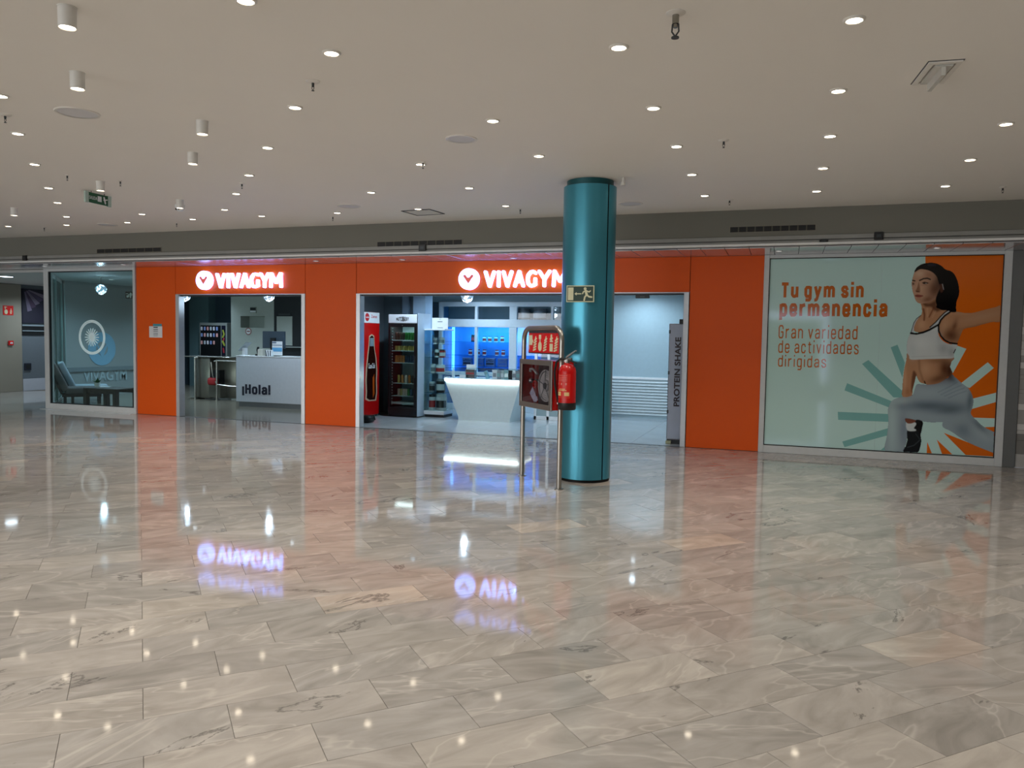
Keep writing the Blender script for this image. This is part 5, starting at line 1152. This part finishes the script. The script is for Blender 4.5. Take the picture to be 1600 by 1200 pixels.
# glass display tower
t = thing('display_case', 'glass display tower with white base and packed supplement tubs right of the fridge', 'display case', (-6.255, 2.3, 0))
part('base', B().box(-.21, .21, -.21, .21, .05, .12, .004), white_gloss, t); part('plinth', B().box(-.19, .20, -.19, .2, 0, .05), black, t); part('top', B().box(-.21, .21, -.21, .21, 1.64, 1.665, .003), white_gloss, t)
for nm, q in (('glass_front', (-.208, .208, -.208, -.203)), ('glass_side', (.203, .208, -.203, .203)), ('glass_side', (-.208, -.203, -.203, .203))): part(nm, B().box(*q, .12, 1.64), pane, t)
for z in (.46, .83, 1.13, 1.38): part('shelf', B().box(-.2, .2, -.2, .2, z-.006, z), glass('shelf_glass', (.75, .9, .9, 1), .8), t)
def tub(name, label, loc, r, h, lidc, bodyc, bandc, grp, rz=0):
    t_ = thing(name, label, 'tub', loc, rz, grp)
    part('jar', B().lathe([(0, 0), (r*.96, 0), (r, .01), (r, h*.8), (r*.86, h*.84), (0, h*.84)], seg=18), bodyc, t_, True); part('lid', B().lathe([(0, h*.84), (r*.9, h*.84), (r*.9, h), (0, h)], seg=18), lidc, t_, True)
    part('label_band', B().lathe([(r*1.005, h*.18), (r*1.005, h*.62)], seg=14, a0=-PI*.95, a1=-PI*.05), bandc, t_)
    return t_
def pouch(name, label, loc, w, h, bodyc, bandc, grp, rz=0):
    t_ = thing(name, label, 'pouch', loc, rz, grp)
    part('bag', B().prism([(-w/2, 0), (w/2, 0), (w*.47, h*.5), (w/2, h), (-w/2, h), (-w*.47, h*.5)], -.05, .03), bodyc, t_)
    part('wave_print', B().capsule([(-w*.4, h*.62), (-w*.12, h*.70), (w*.12, h*.6), (w*.4, h*.68)], h*.07, -.054, -.05, 4).capsule([(-w*.2, h*.82), (w*.2, h*.82)], h*.06, -.054, -.05, 4), bandc, t_); part('text_band', B().box(-w*.4, w*.4, -.053, -.05, h*.2, h*.42), bandc, t_); part('seal_strip', B().box(-w*.5, w*.5, -.052, .032, h*.95, h), white_metal, t_)
    return t_
tw = mat('tub_white', srgb(200, 206, 210), .4); tb = mat('tub_black', srgb(26, 26, 30), .35); tr = mat('tub_red', srgb(164, 40, 44), .4); tgr = mat('tub_grey', srgb(120, 128, 136), .4); tbl = mat('tub_blue', srgb(52, 92, 160), .4)
DC = 'supplements in the glass display tower'
for k, (x, z, h, r, l, bo, ba, lb) in enumerate(((-.11, .12, .3, .07, tb, tw, tr, 'white pouch-shaped tub with red band at the left of the lowest display shelf'), (.08, .12, .31, .105, tw, tw, tb, 'large white tub with black gainer band on the lowest display shelf'),
        (.06, .46, .26, .085, tgr, tb, tw, 'dark tub with pale band on the second display shelf'), (-.12, .46, .2, .06, tw, tgr, tb, 'small grey tub left on the second display shelf'), (.05, .83, .16, .09, tw, tw, tr, 'squat white tub with red band on the third display shelf'), (-.1, .83, .17, .05, tw, tw, tgr, 'slim white bottle left on the third display shelf'),
        (.09, 1.13, .15, .06, tb, tr, tw, 'dark red box-like tub on the fourth display shelf'), (-.02, 1.13, .15, .05, tw, tw, tb, 'pale tub in the middle of the fourth display shelf'), (.07, 1.38, .13, .06, tw, tw, tgr, 'white tub on the top display shelf'), (-.06, 1.38, .12, .045, tw, tw, tgr, 'small white jar on the top display shelf'))):
    tub('supplement_tub', lb, (-6.255+x, 2.27, z), r, h, l, bo, ba, DC)
t = thing('display_notice', 'white notice standing on top of the glass display tower', 'notice', (-6.17, 2.15, 1.665)); part('sheet', B().box(-.165, .165, 0, .005, .0, .21), paper, t); part('print', B().box(-.05, .05, -.002, 0, .13, .145).box(-.05, .06, -.002, 0, .02, .03).box(-.01, .01, -.002, 0, .18, .19), mat('grey_print', srgb(110, 120, 128), .6), t)
# counter
t = thing('shop_counter', 'white tapered sales counter with glowing top edge in the wide doorway', 'counter', (-5.2, 1.9, 0))
xl0, xr0, xl1, xr1 = -5.665+5.2, -4.66+5.2, -5.94+5.2, -4.46+5.2
cw_ = mat('counter_white', srgb(206, 220, 222), .3)
b = B(); lo = [(xl0, 0, .0), (xr0, 0, 0), (xr0+.02, .62, 0), (xl0-.0, .62, 0)]; mi = [(xl0, 0, .05), (xr0, 0, .05), (xr0+.02, .62, .05), (xl0, .62, .05)]; hi = [(xl1, -.02, .735), (xr1, -.02, .735), (xr1, .7, .735), (xl1, .7, .735)]
V_ = [[b.bm.verts.new(p_) for p_ in L] for L in (lo, mi, hi)]
for A_, B_ in zip(V_[:-1], V_[1:]):
    for i in range(4): b.bm.faces.new((A_[i], A_[(i+1) % 4], B_[(i+1) % 4], B_[i]))
b.bm.faces.new(V_[0]); b.bm.faces.new(V_[2]); part('body', b, cw_, t)
part('light_edge', B().box(xl1-.005, xr1+.005, -.03, .7, .735, .752, .002), mat('edge_glow', srgb(255, 255, 255), .4, emit=(.88, 1, .97, 1), estr=3.2, noise=0), t)
part('worktop', B().box(xl1, xr1, -.025, .7, .752, .765, .002), white_gloss, t)
st = B().box(xl1+.02, xr1-.02, -.06, -.045, .715, .73); part('led_strip', st, mat('strip_glow', srgb(255, 255, 255), .4, emit=(.85, 1, .97, 1), estr=14, noise=0), t)
part('glass_guard', B().box(xl1+.02, xr1-.02, .30, .308, .765, .955), pane, t); part('glass_guard_top', B().box(xl1, xr1, .0, .32, .95, .956), glass('guard_glass', (.6, .82, .86, 1), .9), t)
# things on the counter
CT = 'goods on the white counter'
ra = random.Random(9)
gmix = [tw, tgr, mat('foil', srgb(170, 196, 200), .25, .6), mat('box_teal', srgb(120, 160, 164), .4), tb]
t_ = thing('payment_terminal', 'pale blue card terminal leaning on the white counter', 'card terminal', (-5.15, 2.06, .767)); part('body', B().box(-.035, .035, -.02, .02, 0, .15, .008).xf(Matrix.Rotation(-.35, 4, 'Y')), mat('terminal_blue', srgb(130, 178, 196), .4), t_); part('screen', B().box(-.025, .025, -.023, -.02, .08, .13).xf(Matrix.Rotation(-.35, 4, 'Y')), MATS['box_teal'], t_)
t_ = thing('snack_stand', 'small tiered bar stand with white card on the counter left of the terminal', 'stand', (-5.50, 2.08, .767)); part('rack', B().box(-.09, .09, -.04, .06, 0, .16, .003), tgr, t_); part('header_card', B().box(-.08, .08, -.02, -.01, .16, .25), paper, t_); part('bright_edge', B().box(.08, .10, -.025, -.005, .15, .26), paper, t_)
for k in range(3): part('bar_row', B().box(-.08, .08, -.05, -.04, .02+k*.05, .055+k*.05), (tb, tr, tb)[k], t_)
solid('price_card', B().box(-.06, .06, -.01, .01, 0, .06), paper, 'small white price card at the left end of the white counter', 'card', (-5.62, 1.98, .767))
t_ = thing('pump_bottle', 'white pump bottle at the left end of the white counter behind the glass', 'bottle', (-5.86, 2.1, .767)); part('body', B().lathe([(0, 0), (.03, 0), (.03, .12), (.012, .14), (.012, .17), (0, .17)], seg=14), paper, t_, True); part('pump', B().box(-.03, .012, -.008, .008, .17, .185), paper, t_)
for k in range(16):
    m1, m2 = gmix[k % 5], gmix[(k*2+1) % 5]; x = -5.0+.52*(k % 8)/7; yb = 2.02+.14*(k//8); w = .062
    t_ = thing('snack_bag', '%s snack bag from the left, %s row, right of the card terminal' % (ORD[k % 8], ('front', 'back')[k//8]), 'bag', (x, yb, .767), ra.uniform(-.3, .3), CT)
    part('bag', B().prism([(-w*.8, 0), (w*.8, 0), (w*.7, .09), (w*.8, .165), (-w*.8, .165), (-w*.7, .09)], -.02, .02), m1, t_); part('print', B().box(-w*.5, w*.5, -.022, -.02, .04, .11), m2, t_)

# white-framed display wall with blue lit shelves
YB = 3.9
dw = thing('display_wall', 'white-framed glazed display wall with blue lit shelves behind the counter', 'display cabinet', (-5.2, YB, 0))
fm = mat('frame_white', srgb(212, 226, 236), .4)
def vx(px): return on_y(YB, px, 520).x+5.2
xs_ = [(vx(686.5), vx(692)), (vx(742.5), vx(746.5)), (vx(796.5), vx(808)), (vx(861), vx(865)), (vx(918), vx(932))]
for i, (a, b_) in enumerate(xs_): part('stile', B().box(a, b_, -.04, .04, 0, 2.26, .004), fm, dw)
L_, R_ = xs_[0][0], xs_[-1][1]
for z0, z1 in ((2.165, 2.26), (1.735, 1.90), (.72, .80), (0, .12)): part('rail', B().box(L_, R_, -.045, .045, z0, z1, .004), fm, dw)
for z0, z1 in ((.80, 1.735), (1.90, 2.165)):
    for i in range(4): part('pane', B().box(xs_[i][1], xs_[i+1][0], -.004, .004, z0, z1), glass('display_glass', (.93, .97, 1, 1), .9), dw)
bluew = mat('blue_back', srgb(96, 170, 235), .6); part('blue_backing', B().box(L_, R_, .62, .64, .0, 1.80), bluew, dw); part('upper_backing', B().box(L_, R_, .42, .44, 1.80, 2.3), mat('upper_back', srgb(150, 180, 192), .6), dw)
part('divider', B().box(L_, R_, .04, .64, 1.79, 1.82), fm, dw); part('side_wall', B().box(L_, L_+.02, .04, .64, 0, 2.26), bluew, dw)
part('bottom_shelf', B().box(L_, R_, .04, .62, .74, .76), fm, dw)
def zb(py): return on_y(YB+.3, 740, py).z
zs = [zb(571.5), zb(555), zb(534)]
for z in zs: part('glass_shelf', B().box(L_+.02, R_, .08, .6, z-.008, z), glass('blue_shelf_glass', (.55, .75, .9, 1), .6), dw)
part('bright_tube', B().box(L_+.07, L_+.12, .5, .55, .8, 1.74), mat('blue_tube', srgb(120, 190, 255), .4, emit=(.12, .5, 1, 1), estr=2.5, noise=0), dw)
l = area('shelf_glow', (-5.2, YB+.12, 1.72), (.5, 0, 0), 2.7, .06, 26, (.10, .60, 1)); 
def wallx(px, py): return on_y(YB+.3, px, py).x
jars = 'small jars on the blue shelves'
for nm, py, z, xsx in (('upper', 528, zs[2], (757, 765.5, 775, 785)), ('middle', 550, zs[1], (735, 747, 757, 776.5, 786.5))):
    for k, x in enumerate(xsx): tub('supplement_jar', '%s small jar from the left on the %s blue shelf' % (ORD[k], nm), (wallx(x, py), YB+.3, z), .042, .125, (tbl, tr)[nm == 'middle' or k == 3], tw, tr, jars)
tub('dark_shaker', 'dark shaker on the upper blue shelf beside the white mullion', (wallx(739, 528), YB+.3, zs[2]), .04, .15, tb, tb, tr, jars)
for k, x in enumerate((731, 749.5, 767, 786)): pouch('protein_pouch', '%s wide pouch from the left on the lowest blue shelf' % ORD[k], (wallx(x, 564), YB+.3, zs[0]), .21, .17, mat('pouch_blue', srgb(96, 116, 150), .4), tbl if k % 2 else navy, 'wide pouches on the lowest blue shelf')
for k, x in enumerate((818.5, 843.5)): tub('large_tub', '%s large pale tub behind the upper right pane of the display wall' % ('left', 'right')[k], (on_y(YB+.2, x, 490).x, YB+.2, 1.90), .135, .235, tgr, tgr, tw, 'large tubs behind the upper panes')
solid('price_label', B().add_mesh(text_mesh('ESN', .3, .11, .003, .03), None), mat('label_bluewhite', srgb(120, 170, 240), .5), 'pale lettering on the blue backing at the left of the shelves', 'lettering', (on_y(YB+.6, 712, 528).x, YB+.615, on_y(YB+.6, 712, 528).z))
# dark open bottom of display wall is closed by the counter; low white-framed unit right of it
t = thing('low_display_unit', 'low white-framed glass unit behind the fire point', 'display cabinet', (-4.02, 2.64, 0))
for x in (-.42, -.17, .06, .30): part('stile', B().box(x, x+.05, -.02, .02, 0, 1.36, .003), white_gloss, t)
for z0, z1 in ((.0, .07), (.36, .40), (1.28, 1.36)): part('rail', B().box(-.42, .35, -.02, .02, z0, z1, .003), white_gloss, t)
for x in (-.37, -.12, .11): part('pane', B().box(x, x+.2, -.004, .004, .4, 1.28), MATS['display_glass'], t); part('lower_panel', B().box(x, x+.2, -.004, .012, .07, .36), mat('unit_grey', srgb(150, 172, 176), .4), t)
part('back', B().box(-.42, .35, .38, .40, 0, 1.36), mat('unit_back', srgb(110, 140, 170), .5), t); part('top', B().box(-.42, .35, -.02, .40, 1.36, 1.38), white_gloss, t)
for k in range(4): tub('shaker_cup', '%s pale shaker from the left in the low white-framed unit' % ORD[k], (-4.34+.17*k, 2.84, .42), .045, .2, tbl, tw, tgr, 'shakers in the low unit')

# protein shake machine just inside the right jamb
t = thing('protein_machine', 'narrow white PROTEIN SHAKE dispenser beside the right jamb of the wide doorway', 'vending machine', (-1.30, .30, 0))
pm = mat('machine_marble', srgb(176, 186, 204), .35, noise=.14, nscale=6)
part('case', B().box(-.335, .30, .0, .62, .06, 1.765, .008), mat('machine_pink_grey', srgb(196, 192, 202), .4), t); part('front_panel', B().box(-.325, .30, -.02, 0, .075, 1.755, .004), pm, t); part('dark_gap', B().box(-.332, -.324, -.012, .0, .075, 1.755), black, t); part('base', B().box(-.33, .30, -.01, .6, .0, .06), mat('machine_base', srgb(26, 34, 36), .5), t)
part('floor_bracket', B().box(-.34, -.26, -.04, .02, .0, .05, .004), mat('bracket', srgb(150, 150, 120), .4, .5), t)
for z in (.45, 1.02, 1.62): part('hinge', B().box(-.335, -.31, -.028, -.012, z, z+.05, .003), dark_steel, t)
ya, yb_ = on_y(.28, 1062, 527).z, on_y(.28, 1056, 635).z; xm = on_y(.28, 1058.3, 580).x
m_ = B().add_mesh(text_mesh('PROTEIN SHAKE', ya-yb_, .085, .004, .03), Matrix.Translation((xm+1.30, -.0235, (ya+yb_)/2)) @ Matrix.Rotation(-PI/2, 4, 'Y')); part('lettering', m_, mat('shake_print', srgb(52, 40, 46), .5), t)
p = on_y(.05, 1004, 463)
t = thing('door_sensor', 'black door sensor under the head of the wide doorway right of the column', 'sensor', (p.x, .06, 2.155)); part('case', B().box(-.10, .10, -.03, .03, -.035, .01, .005), black, t); part('lens', B().box(-.03, .03, -.033, -.03, -.025, -.005), dark_steel, t)
p = on_y(.12, 1064.5, 502.5)
t = thing('wall_sensor', 'small black box on the inner side of the right jamb above the protein dispenser', 'sensor', (p.x, .16, p.z)); part('case', B().box(-.03, .05, -.02, .02, -.035, .035, .003), black, t); part('bracket', B().box(.04, .09, -.01, .01, -.01, .01), dark_steel, t)
